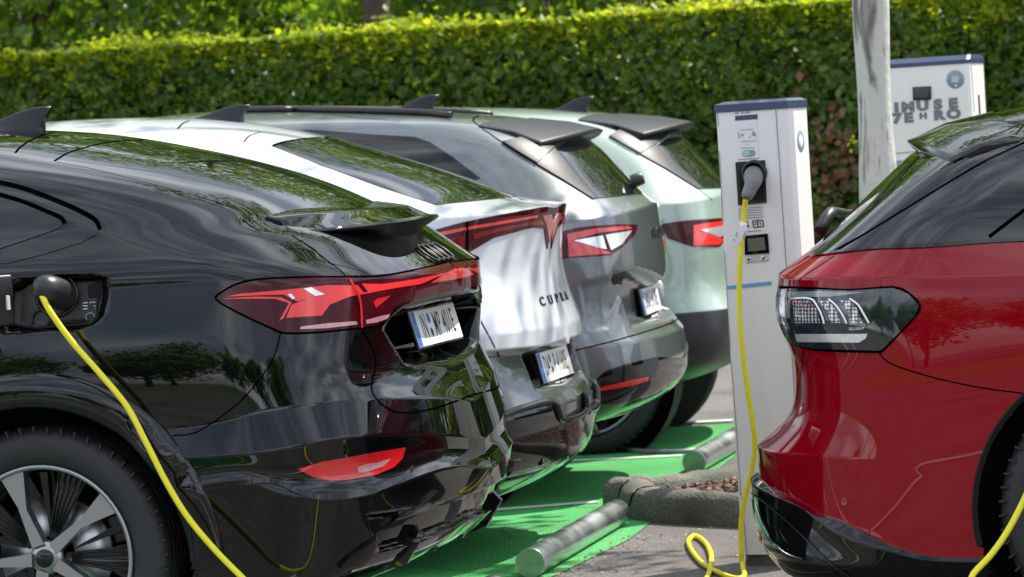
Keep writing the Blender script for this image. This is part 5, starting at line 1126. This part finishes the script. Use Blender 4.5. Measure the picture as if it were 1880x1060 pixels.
def build_far_post():
    d = ray(1784, 300); D_ = 17.2; c = CP+d*(D_/(d@CF)); base = np.array([c[0], c[1], 0]); pn = Panel(base, math.radians(-13)); root = tag(empty('charging_post', base, pn.yaw), 'wide white charging post behind the pale tree trunk, with small dark display and round emblem', 'charging post', 'white charging posts')
    ht = pn.q(1784, 116)[1]; w = .43; x1 = 0.0; x0 = x1-w; dp = .24
    mb = MB(); mb.prism([(x0, 0), (x1, 0), (x1+.012, .012), (x1+.012, dp), (x0, dp)], .05, ht); mb.build('housing', M['post_white'], root)
    mb = MB(); cap = [(x0-.004, -.004), (x1+.002, -.004), (x1+.016, .012), (x1+.016, dp+.004), (x0-.004, dp+.004)]; V = [(x, y, ht+.001) for x, y in cap]+[(x, y, ht+.018) for x, y in cap]+[(x*.985-.003, .03+y*.75, ht+.040) for x, y in cap]; n = 5
    mb.add(V, [[i, (i+1) % n, n+(i+1) % n, n+i] for i in range(n)]+[[n+i, n+(i+1) % n, 2*n+(i+1) % n, 2*n+i] for i in range(n)]+[list(range(2*n, 3*n))]); mb.build('cap', M['post_blue'], root)
    mb = MB(); mb.prism([(x0+.01, .01), (x1, .01), (x1, dp), (x0+.01, dp)], 0, .06); mb.build('plinth', M['concrete'], root)
    pn.lines('door_seam', [((1783, 118), (1789, 205))], .003, M['print_grey'], root)
    ds = pn.flat('display', [(1676, 160), (1709.5, 158.5), (1710, 183), (1677, 184.5)], M['gloss_black'], root, 0, .006); pn.flat('display_glass', [(1680, 164), (1706, 162.5), (1706, 179.5), (1680, 181)], M['screen_dark'], ds, .004, .0068)
    c = pn.q(1754, 146); RX = Matrix.Rotation(math.pi/2, 4, 'X'); mb = MB(); mb.lathe([(.042, .0005), (.041, .002), (.0005, .002)], 32, Matrix.Translation((c[0], 0, c[1])) @ RX); e = mb.build('round_emblem', M['print_mid'], root)
    pn.flat('emblem_mark', [(1748, 141), (1760, 140), (1760, 151), (1748, 152)], M['print_light'], e, .001, .003); mb = MB(); k = pn.q(1755, 158); mb.lathe([(.006, .001), (.005, .0032), (.0005, .0032)], 12, Matrix.Translation((k[0], 0, k[1])) @ RX); mb.build('emblem_dot', M['sticker'], e)
    def word(ch, px, py, s):
        mb = MB(); a = pn.q(px, py); V, F = text_geo(ch, s, 1.35, s*.075); mb.add([(a[0]+x, -.0022, a[1]+y) for x, y in V], F); mb.build('printed_letter', M['print_dark'], root)
    for ch, x, y in (('I', 1646, 198.5), ('M', 1667, 197), ('U', 1694, 195), ('S', 1722, 192.5), ('E', 1750, 190.5), ('7', 1647, 218.5), ('E', 1668, 217), ('H', 1695, 213.5), ('R', 1724, 212.5), ('O', 1751, 210)): word(ch, x, y, .058 if ch != 'H' else .036)
    pn.lines('panel_seam', [((1630, 283), (1783, 270))], .004, M['print_grey'], root)
    pn.flat('socket_bay', [(1640, 296), (1668, 293), (1668, 345), (1640, 348)], M['print_grey'], root, 0, .004); pn.flat('socket', [(1645, 308), (1656, 306), (1663, 316), (1663, 345), (1645, 346)], M['void'], root, .002, .006)
    mb = MB(); mb.box((x1+.0125, dp*.55, ht-.22), (.0015, .010, .075)); mb.build('vent_slot', M['gloss_black'], root)
    return root
M['print_dark'] = mat('dark grey print', (.17, .18, .20), .6)
M['screen_dark'] = mat('dark display', (.03, .045, .035), .2, coat=.5)
build_far_post()

# ------------------------------------------------------------------ pale barked tree between the posts
def pale_bark():
    m = D.materials.new('pale flaking bark'); m.use_nodes = True; t = m.node_tree; p = t.nodes['Principled BSDF']; l = t.links.new; c = N(t, 'ShaderNodeTexCoord'); mp_ = N(t, 'ShaderNodeMapping'); mp_.inputs['Scale'].default_value = (13, 13, 2.6); l(c.outputs['Object'], mp_.inputs[0])
    n = N(t, 'ShaderNodeTexNoise'); n.inputs['Scale'].default_value = 1.0; n.inputs['Detail'].default_value = 5; n.inputs['Distortion'].default_value = .6; l(mp_.outputs[0], n.inputs['Vector'])
    r = N(t, 'ShaderNodeValToRGB'); r.color_ramp.interpolation = 'LINEAR'; e = r.color_ramp.elements; e[0].position = .33; e[0].color = (.13, .12, .11, 1); e[1].position = .70; e[1].color = (.28, .24, .20, 1)
    for ps, cl in ((.39, (.30, .29, .26)), (.42, (.47, .48, .44)), (.57, (.52, .52, .47)), (.60, (.33, .285, .235))): k = e.new(ps); k.color = (*cl, 1)
    l(n.outputs[0], r.inputs[0]); l(r.outputs[0], p.inputs['Base Color']); p.inputs['Roughness'].default_value = .8
    n2 = N(t, 'ShaderNodeTexNoise'); n2.inputs['Scale'].default_value = 25; l(c.outputs['Object'], n2.inputs['Vector']); b = N(t, 'ShaderNodeBump'); b.inputs['Strength'].default_value = .5; b.inputs['Distance'].default_value = .01; l(n2.outputs[0], b.inputs['Height']); l(b.outputs[0], p.inputs['Normal']); return m
M['pale_bark'] = pale_bark()
def P_at(px, py, D_): d = ray(px, py); return CP+d*(D_/(d@CF))
def build_pale_tree():
    D_ = 15.6; a, b = P_at(1604, 0, D_), P_at(1613, 390, D_); s_ = (a-b)/(a[2]-b[2]); base = b-s_*b[2]; top = lambda z: base+s_*z-base
    root = tag(empty('pale_tree', base), 'slender tree with pale flaking bark standing between the two charging posts', 'tree'); mb = MB(); rg = np.random.default_rng(9)
    zs = np.linspace(-.05, 5.0, 60); pts = [top(z)+np.array([.012*math.sin(z*2.3), .01*math.cos(z*1.7), 0]) for z in zs]; mb.tube(pts, [.088-.009*z+.006*math.sin(z*7)+(.05*math.exp(-z*6)) for z in zs], 24); cl = []
    for k in range(9):
        an = 2*math.pi*k/9+rg.uniform(-.3, .3); z0 = rg.uniform(3.4, 4.8); r = rg.uniform(1.1, 2.0); q = top(z0)+np.array([r*math.cos(an), r*math.sin(an), rg.uniform(.5, 1.6)]); mid = top(z0)*.5+q*.5+[0, 0, .15]; mb.tube(smooth_path([top(z0), mid, q], 6), list(np.linspace(.035, .008, 13)), 8); cl.append(q); cl.append(mid*.5+q*.5)
    mb.build('trunk', M['pale_bark'], root)
    cl = np.array(cl); n = 1500; i = rg.integers(0, len(cl), n); dr = rg.normal(0, 1, (n, 3)); dr /= np.linalg.norm(dr, axis=1, keepdims=True); P = cl[i]+dr*rg.uniform(.1, .62, (n, 1)); V, F = leaves(P, dr*.5+[0, 0, 1], .13, .5, rg); leaf_obj('crown', V, F, M['tree_leaf'], root)
    mb = MB(); q = P_at(1572, 272, D_-.05)-base; V, F = leaves(np.array([q+rg.normal(0, .022, 3) for _ in range(6)]), np.tile([0, -1, .4], (6, 1)), .03, .6, rg); leaf_obj('side_shoot', V, F, M['sunlit_shoot_leaf'], root)
build_pale_tree()

# ------------------------------------------------------------------ kerb island with bark mulch, steel wheel stops
def build_kerb():
    q0, q1, q2, q3 = [np.array(onZ(*p, z)[:2]) for p, z in (((1360, 970), 0), ((1220, 962), 0), ((1205, 874), .12), ((1345, 850), .12))]
    lft = np.array(onZ(1134, 912, .05)[:2]); e0 = (q0-q1)/np.linalg.norm(q0-q1); e1 = (q3-q2)/np.linalg.norm(q3-q2)
    o = [q0+e0*1.2, q0, q1, q1*.45+lft*.55+np.array([-.03, -.13]), lft, lft*.5+q2*.5+np.array([-.07, .06]), q2, q3, q3+e1*1.6]
    P = np.array(smooth_path([(*p, 0) for p in o], 8))[:, :2]; t = np.gradient(P, axis=0); t /= np.linalg.norm(t, axis=1, keepdims=True); n = np.stack([t[:, 1], -t[:, 0]], 1)   # towards the island
    root_c = P.mean(0); cen = np.array([P[:, 0].max(), P[:, 1].mean()])
    if ((cen-P[len(P)//2])@n[len(P)//2]) < 0: n = -n
    prof = [(0, 0), (.004, .055), (.018, .095), (.045, .118), (.08, .125), (.12, .122), (.145, .105), (.155, .06), (.155, 0)]; rg = np.random.default_rng(4)
    V = []; k = len(prof)
    for i, p in enumerate(P):
        for d, z in prof:
            j = .004*math.sin(i*1.7+z*60)+.003*math.sin(i*.61+d*40); V.append((*(p+n[i]*(d+j)), z+(j if z > 0 else 0)))
    mb = MB(); mb.add(V, [[i*k+q, (i+1)*k+q, (i+1)*k+q+1, i*k+q+1] for i in range(len(P)-1) for q in range(k-1)], True); mb.build('kerb', M['concrete_kerb']); kb = D.objects['kerb']; tag(kb, 'mossy rounded concrete kerb curving round the mulch bed behind the charging post', 'kerb')
    gap = MB()
    for f in (.36, .47):
        i = int(len(P)*f); q = [np.array([*(P[i]+n[i]*d), z]) for d, z in prof[:-1]]; q = [x+np.array([*(-n[i]*.002), .0015]) for x in q]; gap.tube(q, .0035, 6)
    gap.build('kerb_joint', M['seam'], kb)
    ring = P+n*.14; poly = [tuple(p) for p in ring]; sheet('mulch_bed', poly, .07, M['mulch'], 'structure')
    pts = []; lo, hi = np.array(poly).min(0), np.array(poly).max(0)
    q = rg.uniform(lo, [min(hi[0], -.3), hi[1]], (9000, 2)); q = q[in_poly(q, np.array(poly))]; nn = len(q); z = .074+rg.uniform(0, .012, nn)
    V, F = leaves(np.stack([q[:, 0], q[:, 1], z], 1), np.tile([0, 0, 1], (nn, 1)), .026, .5, rg); leaf_obj('mulch_chips', V, F, M['chips'], None); tag(D.objects['mulch_chips'], kind='stuff')
M['concrete_kerb'] = ground_mat('mossy kerb concrete', (.13, .12, .105), (.22, .21, .19), (.06, .06, .04))
M['mulch'] = mat('damp mulch', (.05, .028, .02), .95, var=.5, scale=30, bump=.8, bscale=80)
M['chips'] = leaf_mat('bark chips', [(.10, .04, .025), (.20, .09, .06), (.28, .16, .12), (.07, .035, .025), (.24, .12, .08)], .0, .8)
build_kerb()
def litter():
    rg = np.random.default_rng(12); a, b = onZ(973, 1064, 0)[:2], onZ(1133, 990, 0)[:2]; n = 110; t = rg.uniform(-.05, 1.1, n); d = np.abs(rg.normal(0, .16, n))+.02; nn = np.array([b[1]-a[1], -(b[0]-a[0])])/np.linalg.norm(b-a)
    P = a+(b-a)*t[:, None]+nn*d[:, None]; P2 = np.stack([rg.uniform(-2.0, -.6, 130), rg.uniform(11.6, 14.6, 130)], 1); P = np.concatenate([P, P2]); V, F = leaves(np.column_stack([P, np.full(len(P), .006)]), np.tile([0, 0, 1], (len(P), 1)), .018, .25, rg)
    o = leaf_obj('leaf_litter', V, F, M['litter'], None); tag(o, kind='stuff')
M['litter'] = leaf_mat('dry litter', [(.30, .20, .10), (.12, .08, .05), (.42, .36, .28), (.22, .14, .06)], .1, .8)
litter()
def stop(a, b, label, r=.052):
    a, b = np.array(a), np.array(b); d = Vector((b-a).tolist()); T = Matrix.Translation(a.tolist()) @ d.to_track_quat('Z', 'Y').to_matrix().to_4x4(); ln = d.length
    root = tag(empty('wheel_stop', tuple((a+b)/2*np.array([1, 1, 0]))), label, 'wheel stop', 'steel tube wheel stops'); inv = Matrix.Translation(-root.location)
    mb = MB(); mb.lathe([(r-.004, .002), (r, 0), (r+.0008, .004), (r, .01), (r, ln-.01), (r, ln), (r-.004, ln-.002)], 48, inv @ T); mb.build('tube', M['steel'], root)
    for z, s_ in ((.0015, 1), (ln-.0015, -1)):
        mb = MB(); mb.lathe([(r-.003, z), (r*.6, z+.0005*s_), (.0005, z)], 32, inv @ T); mb.build('end_cap', M['steel_cap'], root)
    mb = MB()
    for f in (.2, .8): c = inv @ (T @ Vector((0, 0, ln*f))); mb.lathe([(.03, -c.z-.0+0), (.03, .0)], 12, Matrix.Translation((c.x, c.y, c.z-.035)))
    return root
M['steel_cap'] = mat('brushed end cap', (.40, .42, .38), .36, 1.0, var=.3, scale=30)
A, B_ = onZ(973, 1034, .054), onZ(1133, 941, .054); A[2] = B_[2] = .0535
stop(A, B_, 'steel tube wheel stop lying on the edge of the green bay beside the kerb')
A2, dv = onZ(1274, 849, .054), (B_-A)/np.linalg.norm(B_-A); A2[2] = .0535; stop(A2, A2+dv*1.25, 'steel tube wheel stop farther back, half behind the near charging post')
A0 = onZ(906, 1084, .054); A0[2] = .0535; stop(A0-dv*1.25, A0, 'nearest steel tube wheel stop, only its end in view at the bottom')

# ------------------------------------------------------------------ cables
def cable(name, pts, r, mt, label, n=10, group='yellow charging cables'):
    P = smooth_path(pts, n); mb = MB(); root = tag(empty(name, tuple(map(float, P[0]))), label, 'cable', group); mb.tube([p-P[0] for p in P], r, 14); mb.build('cable_sheath', mt, root); return root, P
# black car's lead
near = lambda px, py, y: onY(px, py, y)
pts = [near(69, 534, 10.63), near(78, 545, 10.60), near(92, 572, 10.595), near(130, 625, 10.60), near(180, 682, 10.60), near(232, 745, 10.595), near(268, 812, 10.585), near(305, 885, 10.58), near(345, 950, 10.575), near(395, 1010, 10.57), near(440, 1056, 10.56), near(500, 1115, 10.52), near(570, 1190, 10.42), near(650, 1262, 10.28)]
e = pts[-1]; pts += [np.array([e[0]+.25, 10.0, .03]), np.array([e[0]+.75, 9.75, .012]), np.array([e[0]+1.6, 9.7, .012]), np.array([e[0]+2.6, 10.1, .012]), np.array([.6, 11.0, .012])]
lead, _ = cable('charging_cable', pts, .0090, M['cable'], 'yellow charging cable hanging from the black car')
def plug_in_port():
    c = near(96, 535, 10.66); root = lead; o = np.array(root.location); mb = MB(); T = Matrix.Translation((c-o).tolist()) @ Matrix.Rotation(math.radians(74), 4, 'X') @ Matrix.Rotation(math.radians(-14), 4, 'Y')
    mb.lathe([(.0005, .075), (.020, .072), (.034, .058), (.042, .035), (.045, .0), (.045, -.06)], 32, T); mb.build('plug_handle', M['satin_black'], root)
    a = pts[0]-o; b = pts[1]-o; mb = MB(); mb.tube([(c-o)*.35+a*.65+[0, .03, .01], a, a+(b-a)*.9], [.021, .018, .0135], 14); mb.build('strain_relief', M['gloss_black'], root)
plug_in_port()
def port_details():
    h, root = black, black_root; inv = root.matrix_world.inverted() if False else None
    def lp(px, py, off): return h.at(h.loc((px, py)), off)*np.array([1, -1, 1])
    out_ = h.norm(h.loc((100, 560)))*np.array([1, -1, 1]); q = Vector(out_.tolist()).to_track_quat('Z', 'Y').to_matrix().to_4x4()
    f = h.patch('charge_port', M['satin_black'], root, h.path([(18, 534), (60, 520), (110, 511), (186, 508), (187, 545), (180, 586), (165, 598), (60, 605), (12, 598)]), .008, .004)[0]
    def ring(px, py, r0, r1, d, mt, nm):
        mb = MB(); mb.lathe([(r0, 0), (r0, d), (r1, d), (r1, 0)], 36, Matrix.Translation(lp(px, py, .008).tolist()) @ q); return mb.build(nm, mt, f)
    ring(98, 540, .066, .056, .012, M['gloss_black'], 'socket_surround'); ring(68, 585, .030, .024, .010, M['gloss_black'], 'socket_cover'); ring(159, 581, .014, .0115, .003, M['print_grey'], 'charge_button')
    mb = MB(); mb.lathe([(.0105, .002), (.0005, .0025)], 20, Matrix.Translation(lp(159, 581, .008).tolist()) @ q); mb.build('charge_button', M['anthracite'], f)
    mb = MB()
    for a, b in (((145, 555), (154, 554)), ((145, 560), (154, 560)), ((145, 566), (154, 565)), ((158, 554), (162, 553.5)), ((164, 553.5), (168, 553)), ((173, 552.5), (177, 552)), ((166, 560), (169, 560)), ((168, 565), (177, 564.5))):
        p, r = lp(*a, .0095), lp(*b, .0095); mb.tube([p, r], .0016, 6)
    mb.build('printed_symbols', M['plate'], f)
    mb = MB(); mb.box(lp(170, 533, .009), (.024, .005, .02), None, .003); mb.build('latch', M['void'], f)
    # opened flap, hinged to the front of the port
    c = lp(-6, 556, .06); d = MB(); d.box(c, (.055, .012, .075), Matrix.Rotation(.9, 3, 'Z'), .01); fl = d.build('port_flap', M['satin_black'], root)
    mb = MB(); mb.box(c+np.array([.045, -.02, -.005]), (.004, .018, .020), Matrix.Rotation(.5, 3, 'Z')); mb.build('flap_sticker', M['plate'], fl)
port_details()
# lead from the near post to the red car
fo = lambda px, py, o: (lambda q: PN.o+PN.ex*q[0]+PN.n*o+np.array([0, 0, q[1]]))(PN.q(px, py, o))
c1 = [fo(1369, 366, .085), fo(1367, 385, .075), fo(1364, 420, .075), fo(1359, 480, .085), fo(1357, 530, .09), fo(1358, 585, .10), fo(1364, 650, .11), fo(1373, 720, .115), fo(1382, 775, .12), fo(1386, 815, .12), fo(1381, 860, .12), fo(1368, 915, .12), fo(1361, 960, .12), fo(1361, 1010, .13), fo(1364, 1042, .15)]
c1 += [onZ(*p, .012) for p in ((1366, 1058), (1350, 1062), (1318, 1051), (1288, 1033), (1268, 1008), (1265, 992), (1277, 984), (1296, 998), (1306, 1022), (1302, 1050), (1292, 1080), (1300, 1130), (1420, 1230))]
gx = onY(1760, 1130, 10.6); c1 += [np.array([gx[0]-.55, 10.35, .02]), np.array([gx[0]-.2, 10.55, .07]), near(1762, 1085, 10.66), near(1790, 1050, 10.70), near(1820, 1018, 10.73), near(1850, 975, 10.75), near(1880, 918, 10.77), near(1910, 850, 10.78), near(1950, 760, 10.80), near(1985, 690, 10.84), near(1998, 664, 10.89)]
lead2, P2 = cable('charging_cable', c1, .0092, M['cable'], 'yellow charging cable looping on the asphalt from the near charging post to the red car')
mb = MB(); o = np.array(lead2.location); a, b, c = fo(1384, 322, .012)-o, fo(1382, 336, .06)-o, fo(1371, 362, .085)-o
mb.tube(smooth_path([a, b*.5+a*.5+[0, 0, .004], b, b*.4+c*.6, c, c+(c-b)*.12], 5), [.034]*4+[.034, .0335, .033, .0325, .032]+[.030, .028, .0265, .025, .024, .0235, .023, .0225, .022, .021, .020, .019, .018, .016, .015, .014, .0135][:17], 20); mb.build('plug_handle', M['plug_grey'], lead2)
mb = MB(); t0, t1, t2, t3 = [fo(x, y, .092)-o for x, y in ((1371, 412), (1349, 417), (1342, 445), (1360, 447))]; mb.add([t0, t1, t2, t3, t0+[0, .0015, 0], t1+[0, .0015, 0], t2+[0, .0015, 0], t3+[0, .0015, 0]], [[0, 1, 2, 3], [7, 6, 5, 4], [0, 4, 5, 1], [1, 5, 6, 2], [2, 6, 7, 3], [3, 7, 4, 0]])
tg = mb.build('paper_tag', M['sticker'], lead2); mb = MB()
mb.tube([fo(1366, 409, .076)-o, fo(1362, 436, .078)-o], .0125, 14); mb.build('tag_sleeve', M['sticker'], lead2)
mb = MB(); [mb.tube([fo(x, y, .0945)-o, fo(x+3, y+1, .0945)-o], .0022, 6) for x, y in ((1351, 427), (1350, 432), (1346, 440))]; mb.build('tag_print', M['print_grey'], tg)
def red_port():
    h, root = red, red_root; hb = MB(); q = onY(2000, 660, 10.97); uv = h.loc((2000, 660)); k = np.array([-1, -1, 1]); nn = h.norm(uv)*k; c = h.at(uv, .004)*k; T = Matrix.Translation(c.tolist()) @ Vector(nn.tolist()).to_track_quat('Z', 'Y').to_matrix().to_4x4()
    hb.lathe([(.085, -.004), (.085, .002), (.078, .003), (.0005, .001)], 32, T); pt = hb.build('charge_port', M['satin_black'], root)
    mb = MB(); mb.lathe([(.0005, .10), (.022, .098), (.034, .08), (.040, .05), (.042, .0)], 28, Matrix.Translation((np.array(root.location)+c-np.array(lead2.location)).tolist()) @ Vector(nn.tolist()).to_track_quat('Z', 'Y').to_matrix().to_4x4()); mb.build('plug_handle', M['satin_black'], lead2)
red_port()
# grey lead of the pale green car
g = [onY(1070, 742, 17.75), onY(1082, 765, 17.7), onY(1090, 783, 17.65)]+[onZ(*p, .012) for p in ((1104, 810), (1128, 823), (1170, 829), (1220, 831), (1262, 829), (1310, 822), (1380, 812))]
cable('grey_cable', g, .014, M['plug_grey'], 'thin dark grey charging cable lying on the green bay near the farther wheel stop', group='grey charging cables')
